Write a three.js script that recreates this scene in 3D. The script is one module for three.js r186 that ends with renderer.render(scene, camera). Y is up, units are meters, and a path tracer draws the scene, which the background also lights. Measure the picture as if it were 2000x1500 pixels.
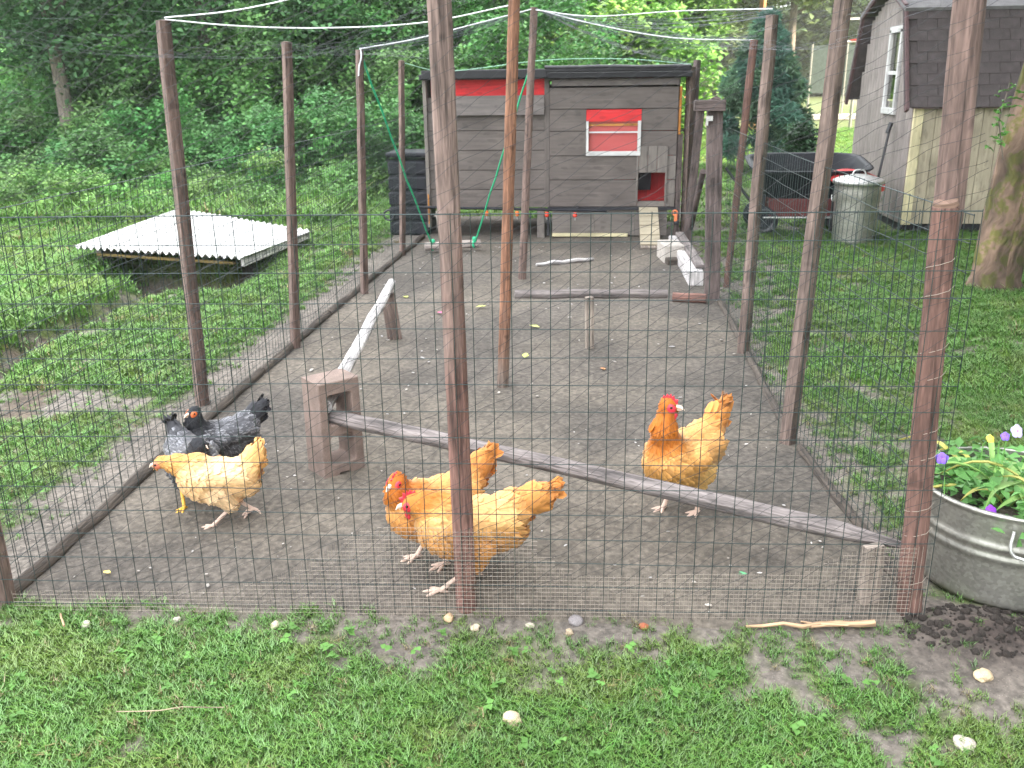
import * as THREE from 'three';
import { RoundedBoxGeometry } from 'three/addons/geometries/RoundedBoxGeometry.js';
import { mergeGeometries } from 'three/addons/utils/BufferGeometryUtils.js';

// ------------------------------------------------------------------ camera, sky, sun, exposure
const scene = new THREE.Scene();
const camera = new THREE.PerspectiveCamera(45.24, 4 / 3, 0.05, 600);
camera.position.set(0, 1.5, 0);
camera.rotation.order = 'YXZ';
camera.rotation.set(-18.6 * Math.PI / 180, 5.8 * Math.PI / 180, -0.8 * Math.PI / 180);
const renderer = new THREE.WebGLRenderer({ antialias: true });
renderer.toneMapping = THREE.LinearToneMapping;
renderer.toneMappingExposure = 4.9;
camera.focus = 3.0; camera.userData.fStop = 7;
renderer.shadowMap.enabled = true;

{ // hazy evening sky, a little brighter overhead, pale and slightly cool
  const w = 128, h = 64, d = new Float32Array(w * h * 4);
  for (let j = 0; j < h; j++) for (let i = 0; i < w; i++) {
    const el = Math.sin(((j + 0.5) / h - 0.5) * Math.PI), k = (j * w + i) * 4;
    const L = el > 0 ? 0.8 + 0.5 * el : 0.2;
    d[k] = L * 0.97; d[k + 1] = L * 1.0; d[k + 2] = L * 1.05; d[k + 3] = 1;
  }
  const t = new THREE.DataTexture(d, w, h, THREE.RGBAFormat, THREE.FloatType);
  t.mapping = THREE.EquirectangularReflectionMapping; t.magFilter = THREE.LinearFilter; t.needsUpdate = true;
  scene.background = t; scene.environment = t;
}
const sun = new THREE.DirectionalLight(0xffedcf, 5);
sun.name = 'sun'; sun.position.set(24, 16.5, 3); sun.target.position.set(0, 0, -5);
sun.castShadow = true; sun.shadow.radius = 4; sun.shadow.mapSize.set(2048, 2048);
Object.assign(sun.shadow.camera, { left: -20, right: 20, top: 20, bottom: -20, near: 1, far: 80 });
scene.add(sun, sun.target);

scene.fog = new THREE.FogExp2(0xe6ebe8, 0.001);

// ------------------------------------------------------------------ helpers
const V = (x, y, z) => new THREE.Vector3(x, y, z);
const rgb = (r, g, b) => new THREE.Color().setRGB(r, g, b);
function rng(s) { return () => { s |= 0; s = s + 0x6D2B79F5 | 0; let t = Math.imul(s ^ s >>> 15, 1 | s); t = t + Math.imul(t ^ t >>> 7, 61 | t) ^ t; return ((t ^ t >>> 14) >>> 0) / 4294967296; }; }
const hash = (x, y, s) => { let h = Math.imul(x, 374761393) + Math.imul(y, 668265263) + Math.imul(s, 974634777) | 0; h = Math.imul(h ^ h >>> 13, 1274126177); return ((h ^ h >>> 16) >>> 0) / 4294967296; };
function noise2(x, y, s = 1, px = 0, py = 0) {
  const xi = Math.floor(x), yi = Math.floor(y), fx = x - xi, fy = y - yi, u = fx * fx * (3 - 2 * fx), v = fy * fy * (3 - 2 * fy);
  const m = (a, p) => p ? ((a % p) + p) % p : a;
  const a = hash(m(xi, px), m(yi, py), s), b = hash(m(xi + 1, px), m(yi, py), s), c = hash(m(xi, px), m(yi + 1, py), s), d = hash(m(xi + 1, px), m(yi + 1, py), s);
  return a + (b - a) * u + (c - a) * v + (a - b - c + d) * u * v;
}
function fbm(x, y, s, o = 4, px = 0, py = 0) { let a = 0.5, r = 0, t = 0; for (let i = 0; i < o; i++) { r += a * noise2(x, y, s + i, px, py); t += a; a *= 0.5; x *= 2; y *= 2; px *= 2; py *= 2; } return r / t; }
const sm = (a, b, x) => { const t = Math.min(1, Math.max(0, (x - a) / (b - a))); return t * t * (3 - 2 * t); };
const lerp = (a, b, t) => a + (b - a) * t;
const names = {};
function nm(n) { const k = names[n] = (names[n] ?? -1) + 1; return k ? `${n}_${String(k).padStart(3, '0')}` : n; }
function tag(o, label, category, group, kind) { if (label) o.userData.label = label; if (category) o.userData.category = category; if (group) o.userData.group = group; if (kind) o.userData.kind = kind; return o; }
const show = (m) => { m.castShadow = m.receiveShadow = true; return m; };
function thing(name, label, category, p = [0, 0, 0], turn = 0, group) {
  const g = new THREE.Group(); g.name = nm(name); g.position.set(...p); g.rotation.y = turn; scene.add(g); return tag(g, label, category, group);
}
function part(parent, name, geo, mat, label) { const m = show(new THREE.Mesh(geo, mat)); m.name = name; parent.add(m); if (label) m.userData.label = label; return m; }
function solo(name, geo, mat, label, category, group, kind) { const m = show(new THREE.Mesh(geo, mat)); m.name = nm(name); scene.add(m); return tag(m, label, category, group, kind); }
function merge(list) {
  const gs = list.map((g) => { const k = g.index ? g.toNonIndexed() : g; for (const n of Object.keys(k.attributes)) if (!['position', 'normal', 'uv', 'color'].includes(n)) k.deleteAttribute(n); k.clearGroups(); return k; });
  return mergeGeometries(gs, false);
}
const T = (g, x = 0, y = 0, z = 0, rx = 0, ry = 0, rz = 0) => g.applyMatrix4(new THREE.Matrix4().compose(V(x, y, z), new THREE.Quaternion().setFromEuler(new THREE.Euler(rx, ry, rz)), V(1, 1, 1)));
let uvSeed = 1;
function metric(g, flip) { // box-projected uv in metres, v along the longer side
  g.computeBoundingBox(); const p = g.attributes.position, n = g.attributes.normal, s = g.boundingBox.getSize(V(0, 0, 0)).toArray(), uv = new Float32Array(p.count * 2), o = (uvSeed += 0.377) % 1;
  for (let i = 0; i < p.count; i++) {
    const N = [Math.abs(n.getX(i)), Math.abs(n.getY(i)), Math.abs(n.getZ(i))], P = [p.getX(i), p.getY(i), p.getZ(i)], k = N[0] > N[1] && N[0] > N[2] ? 0 : N[1] > N[2] ? 1 : 2;
    let [a, b] = [[1, 2], [0, 2], [0, 1]][k]; if ((s[a] > s[b]) !== !!flip) [a, b] = [b, a];
    uv[i * 2] = P[a] + o; uv[i * 2 + 1] = P[b] + o * 3;
  }
  g.setAttribute('uv', new THREE.BufferAttribute(uv, 2)); return g;
}
const box = (w, h, d, x = 0, y = 0, z = 0, r = 0, rx = 0, ry = 0, rz = 0) => T(metric(r ? new RoundedBoxGeometry(w, h, d, 1, r) : new THREE.BoxGeometry(w, h, d)), x, y, z, rx, ry, rz);
// a tube along points with its own radii, end caps, lumps; uv in metres
function tube(pts, rad, n = 8, { cap = true, lump = 0, seed = 1, flat = 1 } = {}) {
  const R = typeof rad === 'function' ? rad : () => rad, m = pts.length, pos = [], nor = [], uv = [], idx = [];
  let up = null, len = 0;
  for (let i = 0; i < m; i++) {
    const d = pts[Math.min(i + 1, m - 1)].clone().sub(pts[Math.max(i - 1, 0)]).normalize();
    if (!up) { up = Math.abs(d.y) > 0.8 ? V(0, 0, 1) : V(0, 1, 0); }
    up.addScaledVector(d, -up.dot(d)).normalize();
    const sd = d.clone().cross(up); if (i) len += pts[i].distanceTo(pts[i - 1]);
    for (let j = 0; j <= n; j++) {
      const a = j / n * Math.PI * 2, c = Math.cos(a), s = Math.sin(a), r = R(i / (m - 1)) * (1 + lump * (fbm(c * 1.5 + 9, s * 1.5 + len * 6 + seed * 7, seed, 3) - 0.5) * 2);
      const o = up.clone().multiplyScalar(c * flat).addScaledVector(sd, s);
      pos.push(...pts[i].clone().addScaledVector(o, r).toArray()); nor.push(...o.normalize().toArray()); uv.push(j / n * R(0.5) * 6.28 + seed * 0.37, len + seed * 0.71);
      if (i && j) { const A = i * (n + 1) + j; idx.push(A - 1, A - n - 1, A, A - 1, A - n - 2, A - n - 1); }
    }
  }
  if (cap) for (const e of [0, m - 1]) {
    const d = e ? pts[m - 1].clone().sub(pts[m - 2]).normalize() : pts[0].clone().sub(pts[1]).normalize(), c = pos.length / 3, b = e * (n + 1);
    pos.push(...pts[e].clone().addScaledVector(d, R(e ? 1 : 0) * 0.12).toArray()); nor.push(...d.toArray()); uv.push(0.01 * seed, 0.02);
    for (let j = 0; j <= n; j++) { pos.push(...pos.slice((b + j) * 3, (b + j) * 3 + 3)); nor.push(...d.toArray()); uv.push(0.01 * seed + 0.03 * Math.cos(j), 0.03 * Math.sin(j)); if (j) e ? idx.push(c, c + j, c + j + 1) : idx.push(c, c + j + 1, c + j); }
  }
  const g = new THREE.BufferGeometry();
  g.setAttribute('position', new THREE.Float32BufferAttribute(pos, 3)); g.setAttribute('normal', new THREE.Float32BufferAttribute(nor, 3)); g.setAttribute('uv', new THREE.Float32BufferAttribute(uv, 2)); g.setIndex(idx);
  if (lump) { g.computeVertexNormals(); }
  return g;
}
const seg = (a, b, n, wob = 0, seed = 3, sag = 0) => Array.from({ length: n + 1 }, (_, i) => { const t = i / n, p = V(...a).lerp(V(...b), t); p.y -= sag * 4 * t * (1 - t); if (wob && i && i < n) { p.x += (hash(i, 1, seed) - 0.5) * wob; p.y += (hash(i, 2, seed) - 0.5) * wob; p.z += (hash(i, 3, seed) - 0.5) * wob; } return p; });
const wire = (a, b, r, n = 1, wob = 0, seed = 1, sag = 0) => tube(seg(a, b, n, wob, seed, sag), r, 3, { cap: false });
function paint(g, c, vary) { const n = g.attributes.position.count, a = new Float32Array(n * 3); for (let i = 0; i < n; i++) { const k = vary ? vary(i) : c; a[i * 3] = k.r; a[i * 3 + 1] = k.g; a[i * 3 + 2] = k.b; } g.setAttribute('color', new THREE.BufferAttribute(a, 3)); return g; }
function lathe(profile, n = 32) { return new THREE.LatheGeometry(profile.map(([r, y]) => new THREE.Vector2(r, y)), n); }
// surface nets: a closed surface where f = 0 (f < 0 inside)
function nets(f, lo, hi, cell) {
  const N = [0, 1, 2].map((k) => Math.ceil((hi[k] - lo[k]) / cell) + 1), [a, b, c] = N, val = new Float32Array(a * b * c), at = (i, j, k) => i + a * (j + b * k);
  for (let k = 0; k < c; k++) for (let j = 0; j < b; j++) for (let i = 0; i < a; i++) val[at(i, j, k)] = f(lo[0] + i * cell, lo[1] + j * cell, lo[2] + k * cell);
  const vi = new Int32Array(a * b * c).fill(-1), pos = [], nor = [], idx = [];
  for (let k = 0; k < c - 1; k++) for (let j = 0; j < b - 1; j++) for (let i = 0; i < a - 1; i++) {
    let s = 0, x = 0, y = 0, z = 0;
    const cn = []; for (let q = 0; q < 8; q++) cn.push(val[at(i + (q & 1), j + (q >> 1 & 1), k + (q >> 2))]);
    for (let q = 0; q < 8; q++) for (const d of [1, 2, 4]) if (!(q & d)) { const A = cn[q], B = cn[q | d]; if ((A < 0) !== (B < 0)) { const t = A / (A - B); s++; x += (q & 1) + (d === 1 ? t : 0); y += (q >> 1 & 1) + (d === 2 ? t : 0); z += (q >> 2) + (d === 4 ? t : 0); } }
    if (!s) continue;
    vi[at(i, j, k)] = pos.length / 3;
    const P = [lo[0] + (i + x / s) * cell, lo[1] + (j + y / s) * cell, lo[2] + (k + z / s) * cell], e = cell * 0.6;
    pos.push(...P); const g = V(f(P[0] + e, P[1], P[2]) - f(P[0] - e, P[1], P[2]), f(P[0], P[1] + e, P[2]) - f(P[0], P[1] - e, P[2]), f(P[0], P[1], P[2] + e) - f(P[0], P[1], P[2] - e)).normalize(); nor.push(g.x, g.y, g.z);
  }
  const quad = (p, q, r, s, flip) => { if (p < 0 || q < 0 || r < 0 || s < 0) return; flip ? idx.push(p, r, q, p, s, r) : idx.push(p, q, r, p, r, s); };
  for (let k = 1; k < c - 1; k++) for (let j = 1; j < b - 1; j++) for (let i = 1; i < a - 1; i++) {
    const v = val[at(i, j, k)] < 0;
    if (v !== val[at(i + 1, j, k)] < 0) quad(vi[at(i, j - 1, k - 1)], vi[at(i, j, k - 1)], vi[at(i, j, k)], vi[at(i, j - 1, k)], !v);
    if (v !== val[at(i, j + 1, k)] < 0) quad(vi[at(i - 1, j, k - 1)], vi[at(i - 1, j, k)], vi[at(i, j, k)], vi[at(i, j, k - 1)], !v);
    if (v !== val[at(i, j, k + 1)] < 0) quad(vi[at(i - 1, j - 1, k)], vi[at(i, j - 1, k)], vi[at(i, j, k)], vi[at(i - 1, j, k)], !v);
  }
  const g = new THREE.BufferGeometry();
  g.setAttribute('position', new THREE.Float32BufferAttribute(pos, 3)); g.setAttribute('normal', new THREE.Float32BufferAttribute(nor, 3)); g.setAttribute('uv', new THREE.Float32BufferAttribute(new Float32Array(pos.length / 3 * 2), 2));
  { let w = 0; const A = V(0, 0, 0), B = V(0, 0, 0), C = V(0, 0, 0); for (let i = 0; i < idx.length; i += 33) { const q = i - i % 3; A.fromArray(pos, idx[q] * 3); B.fromArray(pos, idx[q + 1] * 3).sub(A); C.fromArray(pos, idx[q + 2] * 3).sub(A); w += Math.sign(B.cross(C).dot(A.fromArray(nor, idx[q] * 3))); } if (w < 0) idx.reverse(); }
  g.setIndex(idx); return g;
}

// ------------------------------------------------------------------ textures and materials
function tex(w, h, fn, srgb = true, rep = [1, 1]) {
  const d = new Uint8Array(w * h * 4);
  for (let y = 0; y < h; y++) for (let x = 0; x < w; x++) { const c = fn(x / w, y / h, x, y), k = (y * w + x) * 4; for (let i = 0; i < 3; i++) d[k + i] = Math.max(0, Math.min(255, (Array.isArray(c) ? c[i] : c) * 255)); d[k + 3] = 255; }
  const t = new THREE.DataTexture(d, w, h); t.wrapS = t.wrapT = THREE.RepeatWrapping; t.magFilter = THREE.LinearFilter; t.minFilter = THREE.LinearMipmapLinearFilter; t.generateMipmaps = true; if (srgb) t.colorSpace = THREE.SRGBColorSpace; t.repeat.set(...rep); t.needsUpdate = true; return t;
}
const grey = (v) => [v, v, v];
// earth: fine grit and small clods
const dirtMap = tex(1024, 1024, (u, v, x, y) => { const a = fbm(u * 6, v * 6, 11, 4, 6, 6), b = fbm(u * 90, v * 90, 21, 3, 90, 90), s = hash(x >> 1, y >> 1, 5), k = 0.62 + 0.22 * (a - 0.5) + 0.34 * (b - 0.5) + (s > 0.985 ? 0.16 : s < 0.03 ? -0.12 : 0); return [k * 1.02, k, k * 0.97]; }, true, [0.7, 0.7]);
const dirtBump = tex(1024, 1024, (u, v) => 0.5 * fbm(u * 14, v * 14, 31, 4, 14, 14) + 0.5 * fbm(u * 100, v * 100, 41, 3, 100, 100), false, [0.7, 0.7]);
// peeled, weathered wood: streaks along v
const woodMap = tex(512, 1024, (u, v) => { const a = fbm(u * 40, v * 5, 51, 4, 40, 5), b = fbm(u * 5, v * 8, 61, 3, 5, 8), c = fbm(u * 120, v * 30, 63, 2, 120, 30), e = fbm(u * 9, v * 14, 67, 3, 9, 14), cr = sm(0.66, 0.72, fbm(u * 60, v * 3, 69, 3, 60, 3)), k = 0.8 + 0.44 * (a - 0.5) + 0.3 * (b - 0.5) + 0.24 * (c - 0.5) - 0.16 * cr - 0.16 * sm(0.68, 0.8, e); return [k, k * 0.985, k * 0.97]; }, true, [2.2, 1.1]);
const woodBump = tex(512, 1024, (u, v) => 0.65 * fbm(u * 40, v * 5, 51, 4, 40, 5) + 0.35 * fbm(u * 120, v * 30, 63, 2, 120, 30), false, [2.2, 1.1]);
const paintMap = tex(512, 512, (u, v, x, y) => { const a = fbm(u * 60, v * 4, 71, 3, 60, 4), b = fbm(u * 4, v * 4, 81, 4, 4, 4), c = fbm(u * 24, v * 9, 83, 3, 24, 9), k = 0.82 + 0.16 * (a - 0.5) + 0.24 * (b - 0.5) - 0.1 * sm(0.62, 0.78, c) + 0.05 * (hash(x, y, 3) - 0.5); return [k, k * 0.995, k * 0.985]; }, true, [1.3, 1.3]);
const paintBump = tex(512, 512, (u, v) => fbm(u * 70, v * 4, 71, 3, 70, 4), false, [1.3, 1.3]);
const zincMap = tex(512, 512, (u, v) => { let best = 9, id = 0; const X = u * 40, Y = v * 40, xi = Math.floor(X), yi = Math.floor(Y); for (let i = -1; i < 2; i++) for (let j = -1; j < 2; j++) { const cx = (xi + i + 40) % 40, cy = (yi + j + 40) % 40, d = (X - xi - i - hash(cx, cy, 1)) ** 2 + (Y - yi - j - hash(cx, cy, 2)) ** 2; if (d < best) { best = d; id = hash(cx, cy, 3); } } const k = 0.72 + 0.12 * id + 0.12 * (fbm(u * 5, v * 5, 91, 4, 5, 5) - 0.5); return [k, k, k * 0.985]; }, true, [2.5, 2.5]);
const barkMap = tex(512, 512, (u, v) => { const r = fbm(u * 14 + 1.5 * fbm(u * 6, v * 6, 3, 2, 6, 6), v * 5, 121, 4, 14, 5), mo = fbm(u * 6, v * 6, 131, 4, 6, 6), m = 0.6 * sm(0.54, 0.7, mo + 0.25 * (fbm(u * 40, v * 40, 133, 2, 40, 40) - 0.5)), k = 0.2 + 0.55 * r; return [lerp(k * 0.98, 0.2 + 0.25 * r, m), lerp(k * 0.84, 0.24 + 0.27 * r, m), lerp(k * 0.74, 0.09 + 0.08 * r, m)]; }, true, [1.2, 1.2]);
const barkBump = tex(512, 512, (u, v) => fbm(u * 14 + 1.5 * fbm(u * 6, v * 6, 3, 2, 6, 6), v * 5, 121, 4, 14, 5), false, [1.2, 1.2]);
const concMap = tex(256, 256, (u, v, x, y) => { const k = 0.78 + 0.2 * (fbm(u * 8, v * 8, 141, 4, 8, 8) - 0.5) + 0.22 * (hash(x, y, 9) - 0.5); return [k, k * 0.97, k * 0.94]; }, true, [4, 4]);
const concBump = tex(256, 256, (u, v, x, y) => 0.5 * fbm(u * 30, v * 30, 151, 2, 30, 30) + 0.5 * hash(x, y, 9), false, [4, 4]);
const gritMap = tex(512, 512, (u, v, x, y) => grey(0.78 + 0.3 * (hash(x >> 1, y >> 1, 4) - 0.5) + 0.2 * (fbm(u * 6, v * 6, 161, 3, 6, 6) - 0.5)), true, [3, 3]);

const stainSoft = tex(512, 512, (u, v) => { const n = fbm(u * 5, v * 5, 101, 4, 5, 5), k = 0.95 - 0.2 * sm(0.55, 0.75, n) * fbm(u * 40, v * 40, 111, 2, 40, 40) - 0.1 * sm(0.7, 0.78, fbm(u * 50, v * 50, 113, 2, 50, 50)); return [k, k * 0.99, k * 0.97]; });
const std = (c, o = {}) => new THREE.MeshStandardMaterial({ color: c, roughness: 0.85, ...o });
const wood = (r, g, b, o = {}) => std(rgb(r, g, b), { map: woodMap, bumpMap: woodBump, bumpScale: 0.007, roughness: 0.88, ...o });
const painted = (r, g, b, o = {}) => std(rgb(r, g, b), { map: paintMap, bumpMap: paintBump, bumpScale: 0.0012, roughness: 0.7, ...o });
const M = {
  postBrown: wood(0.265, 0.185, 0.16), postRed: wood(0.25, 0.14, 0.115), postRust: wood(0.52, 0.235, 0.13), postPale: wood(0.24, 0.165, 0.145), postGrey: wood(0.24, 0.18, 0.155), postDark: wood(0.16, 0.125, 0.12),
  roost: wood(0.27, 0.24, 0.235), pale: wood(0.85, 0.83, 0.84), board: wood(0.42, 0.36, 0.31), edging: wood(0.12, 0.098, 0.08),
  taupe: painted(0.172, 0.144, 0.132), taupe2: painted(0.2, 0.174, 0.165), taupeOld: painted(0.25, 0.22, 0.2), red: painted(0.88, 0.02, 0.026, { roughness: 0.6 }), redIn: painted(0.75, 0.035, 0.04), black: std(rgb(0.022, 0.022, 0.026), { map: gritMap, roughness: 0.7 }), blackShiny: std(rgb(0.02, 0.02, 0.025), { roughness: 0.35 }),
  white: painted(0.85, 0.85, 0.85, { roughness: 0.5 }), cream: painted(0.56, 0.49, 0.36), creamTrim: painted(0.92, 0.83, 0.52), gable: painted(0.36, 0.315, 0.3), shingle: std(rgb(0.145, 0.12, 0.12), { map: gritMap, roughness: 0.95 }), shingleTop: std(rgb(0.26, 0.25, 0.25), { map: gritMap, roughness: 0.95 }), barge: painted(0.17, 0.1, 0.105), orange: wood(0.72, 0.3, 0.06),
  wire: std(rgb(0.018, 0.035, 0.034), { roughness: 0.4 }), zincWire: std(rgb(0.42, 0.36, 0.3), { metalness: 0.35, roughness: 0.5 }), net: std(rgb(0.012, 0.012, 0.014), { roughness: 0.42 }), netGrey: std(rgb(0.1, 0.11, 0.13), { roughness: 0.45 }), rope: std(rgb(0.72, 0.74, 0.76), { roughness: 0.8 }), greenRope: std(rgb(0.02, 0.42, 0.2), { roughness: 0.6 }),
  zinc: std(rgb(0.6, 0.585, 0.54), { map: zincMap, metalness: 0.75, roughness: 0.42 }), zincBright: std(rgb(0.9, 0.9, 0.9), { map: zincMap, metalness: 0.7, roughness: 0.34 }), concrete: std(rgb(0.37, 0.29, 0.26), { map: concMap, bumpMap: concBump, bumpScale: 0.003, roughness: 0.95 }), concreteWhite: std(rgb(0.75, 0.73, 0.7), { map: concMap, bumpMap: concBump, bumpScale: 0.003 }),
  soil: std(rgb(0.15, 0.118, 0.1), { map: dirtMap, bumpMap: dirtBump, bumpScale: 0.01 }), bark: std(rgb(0.75, 0.7, 0.65), { map: barkMap, bumpMap: barkBump, bumpScale: 0.05, roughness: 1 }), barkGrey: std(rgb(0.3, 0.26, 0.22), { map: woodMap, bumpMap: woodBump, bumpScale: 0.02 }), barkOrange: std(rgb(0.65, 0.36, 0.17), { map: woodMap, bumpMap: woodBump, bumpScale: 0.02 }),
  plastic: new THREE.MeshPhysicalMaterial({ color: rgb(0.014, 0.015, 0.02), roughness: 0.5, specularIntensity: 0.5 }), redPlastic: std(rgb(0.7, 0.05, 0.05), { roughness: 0.4 }), redSteel: std(rgb(0.16, 0.025, 0.025), { map: gritMap, roughness: 0.6 }), stone: std(rgb(0.62, 0.54, 0.42), { map: concMap, bumpMap: concBump, bumpScale: 0.003 }),
  glass: new THREE.MeshPhysicalMaterial({ color: rgb(0.97, 0.97, 0.97), transmission: 1, thickness: 0, roughness: 0.05, ior: 1.33 }), dark: std(rgb(0.03, 0.03, 0.035), { roughness: 0.9 }),
};
const leafMat = (rough = 0.55, tr = 0.3) => new THREE.MeshPhysicalMaterial({ color: 0xffffff, roughness: rough, transmission: tr, thickness: 0, side: THREE.DoubleSide, ior: 1.4, specularIntensity: 0.45 });
const LEAF = leafMat(0.6, 0.4), GRASS = leafMat(0.8, 0.25);

// ------------------------------------------------------------------ ground
const FX0 = -1.78, FX1 = 0.86; // the run between its side fences
function rightEdge(z) { return z > -2.4 ? 0.9 : z > -3.75 ? lerp(0.92, 0.8, (-2.4 - z) / 1.35) : 0.8; }
const inRun = (x, z) => x > FX0 && x < rightEdge(z) && z < -2.3 - 0.045 * (x - FX0) / 2.7 && z > -9.4;
const trenchPts = [[-3.0, -8.2], [-3.15, -7.4], [-3.38, -6.6], [-3.5, -5.4], [-3.47, -4.8], [-3.3, -4.3], [-3.05, -3.4]];
function trenchDist(x, z) { let m = 99; for (let i = 1; i < trenchPts.length; i++) { const [ax, az] = trenchPts[i - 1], [bx, bz] = trenchPts[i], t = Math.min(1, Math.max(0, ((x - ax) * (bx - ax) + (z - az) * (bz - az)) / ((bx - ax) ** 2 + (bz - az) ** 2))); m = Math.min(m, Math.hypot(x - ax - t * (bx - ax), z - az - t * (bz - az))); } return m; }
const pit = (x, z) => Math.exp(-(((x + 3.5) / 0.6) ** 4) - ((z + 7.2 - 0.27 * (x + 3.5)) / 0.48) ** 4);
function ground(x, z) {
  let h = 0; const e = Math.max(0, FX0 - 0.1 - x, x - rightEdge(z) - 0.05, z + 2.28);
  const out = sm(0, 0.35, e);
  h += out * (0.03 * (fbm(x * 2.1 + 40, z * 2.1 + 40, 7, 3) - 0.5) + 0.012 * (fbm(x * 9 + 40, z * 9 + 40, 8, 2) - 0.5));
  h -= 0.22 * Math.exp(-((trenchDist(x, z) / 0.13) ** 2)); h -= 0.55 * pit(x, z);
  h += 0.05 * Math.exp(-(((x - 1.05) / 0.16) ** 2) - ((z + 2.34) / 0.12) ** 2); // soil heaped against the tub
  return h;
}
// how bare the soil is, 0 lawn ... 1 bare
function bare(x, z) {
  const n = fbm(x * 3.2 + 20, z * 3.2 + 50, 17, 4), f = fbm(x * 13 + 20, z * 13 + 50, 19, 3);
  let b = sm(0.6, 0.72, n * 0.75 + f * 0.25) * 0.7;
  if (z > -2.45) b = Math.max(b, sm(-2.12, -2.33, z + (f - 0.5) * 0.4) * 0.93, 0.85 * sm(0.535, 0.64, n * 0.6 + f * 0.4 + 0.07 * sm(-0.4, 1, x) + 0.05 * sm(-1.7, -2.2, z)) * sm(-0.9, 0.4, x));
  if (x < FX0) b = Math.max(b, (1 - sm(0.14, 0.5 + 0.35 * (n - 0.5), FX0 - x + (f - 0.5) * 0.25)) * sm(-9, -6, -Math.abs(z + 4)));
  if (x < -2.0 && z > -4.2 && z < -2.9) b = Math.max(b, 0.8 * sm(0.5, 0.62, fbm(x * 2.5 + 3, z * 2.5 + 9, 23, 3)));
  const re = rightEdge(z);
  if (x > re - 0.02 && z < -2.4) { b = Math.max(b, 0.9 * (1 - sm(0.02, 0.22, x - re + (f - 0.5) * 0.25)), 0.8 * sm(0.53, 0.63, n * 0.5 + f * 0.5 + 0.02) * (1 - sm(0.4, 1.2, x - re))); if (z > -7.8 && z < -5.8) b = Math.max(b, 0.85 * sm(0.42, 0.55, f * 0.5 + n * 0.5) * (1 - sm(1, 2, x))); }
  b = Math.max(b, 1 - sm(0.06, 0.17, trenchDist(x, z) + (f - 0.5) * 0.12), sm(0.3, 0.5, pit(x, z)));
  b = Math.max(b, 1.05 * Math.exp(-(((x - 1.12) / 0.32) ** 2) - ((z + 2.22) / 0.24) ** 2));
  b = Math.max(b, 0.9 * Math.exp(-(((x - 1.0) / 0.2) ** 2) - ((z + 1.95) / 0.12) ** 2) * sm(0.35, 0.5, f));
  return Math.min(1, b);
}
{
  const axis = (lo, a, b, hi, st) => { const r = []; for (let v = a; v <= b + 1e-6; v += st) r.push(v); let s = st; for (let v = b; v < hi;) { s *= 1.25; v += s; r.push(v); } s = st; for (let v = a; v > lo;) { s *= 1.25; v -= s; r.unshift(v); } return r; };
  const xs = axis(-160, -4.6, 2.4, 160, 0.045), zs = axis(-260, -8.6, -1.1, 60, 0.045), pos = [], col = [], uv = [], idx = [];
  for (let j = 0; j < zs.length; j++) for (let i = 0; i < xs.length; i++) {
    const x = xs[i], z = zs[j], b = bare(x, z), f = fbm(x * 6 + 9, z * 6 + 9, 29, 3);
    pos.push(x, ground(x, z) - (inRun(x, z) ? 0.012 : 0), z); uv.push(x, z);
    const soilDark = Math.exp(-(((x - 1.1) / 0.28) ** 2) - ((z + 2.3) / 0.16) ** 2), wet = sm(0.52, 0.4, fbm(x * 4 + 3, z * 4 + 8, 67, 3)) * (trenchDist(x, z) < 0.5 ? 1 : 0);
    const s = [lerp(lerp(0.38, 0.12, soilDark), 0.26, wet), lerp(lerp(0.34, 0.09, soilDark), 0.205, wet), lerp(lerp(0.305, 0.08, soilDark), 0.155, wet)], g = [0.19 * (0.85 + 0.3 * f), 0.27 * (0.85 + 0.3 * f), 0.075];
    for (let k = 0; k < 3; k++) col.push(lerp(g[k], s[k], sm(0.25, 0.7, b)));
    if (i && j) { const A = j * xs.length + i; idx.push(A, A - xs.length, A - 1, A - 1, A - xs.length, A - xs.length - 1); }
  }
  const g = new THREE.BufferGeometry(); g.setAttribute('position', new THREE.Float32BufferAttribute(pos, 3)); g.setAttribute('uv', new THREE.Float32BufferAttribute(uv, 2)); g.setAttribute('color', new THREE.Float32BufferAttribute(col, 3)); g.setIndex(idx); g.computeVertexNormals();
  solo('ground', g, new THREE.MeshStandardMaterial({ vertexColors: true, map: dirtMap, bumpMap: dirtBump, bumpScale: 0.012, roughness: 1 }), null, null, null, 'structure');
}
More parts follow.
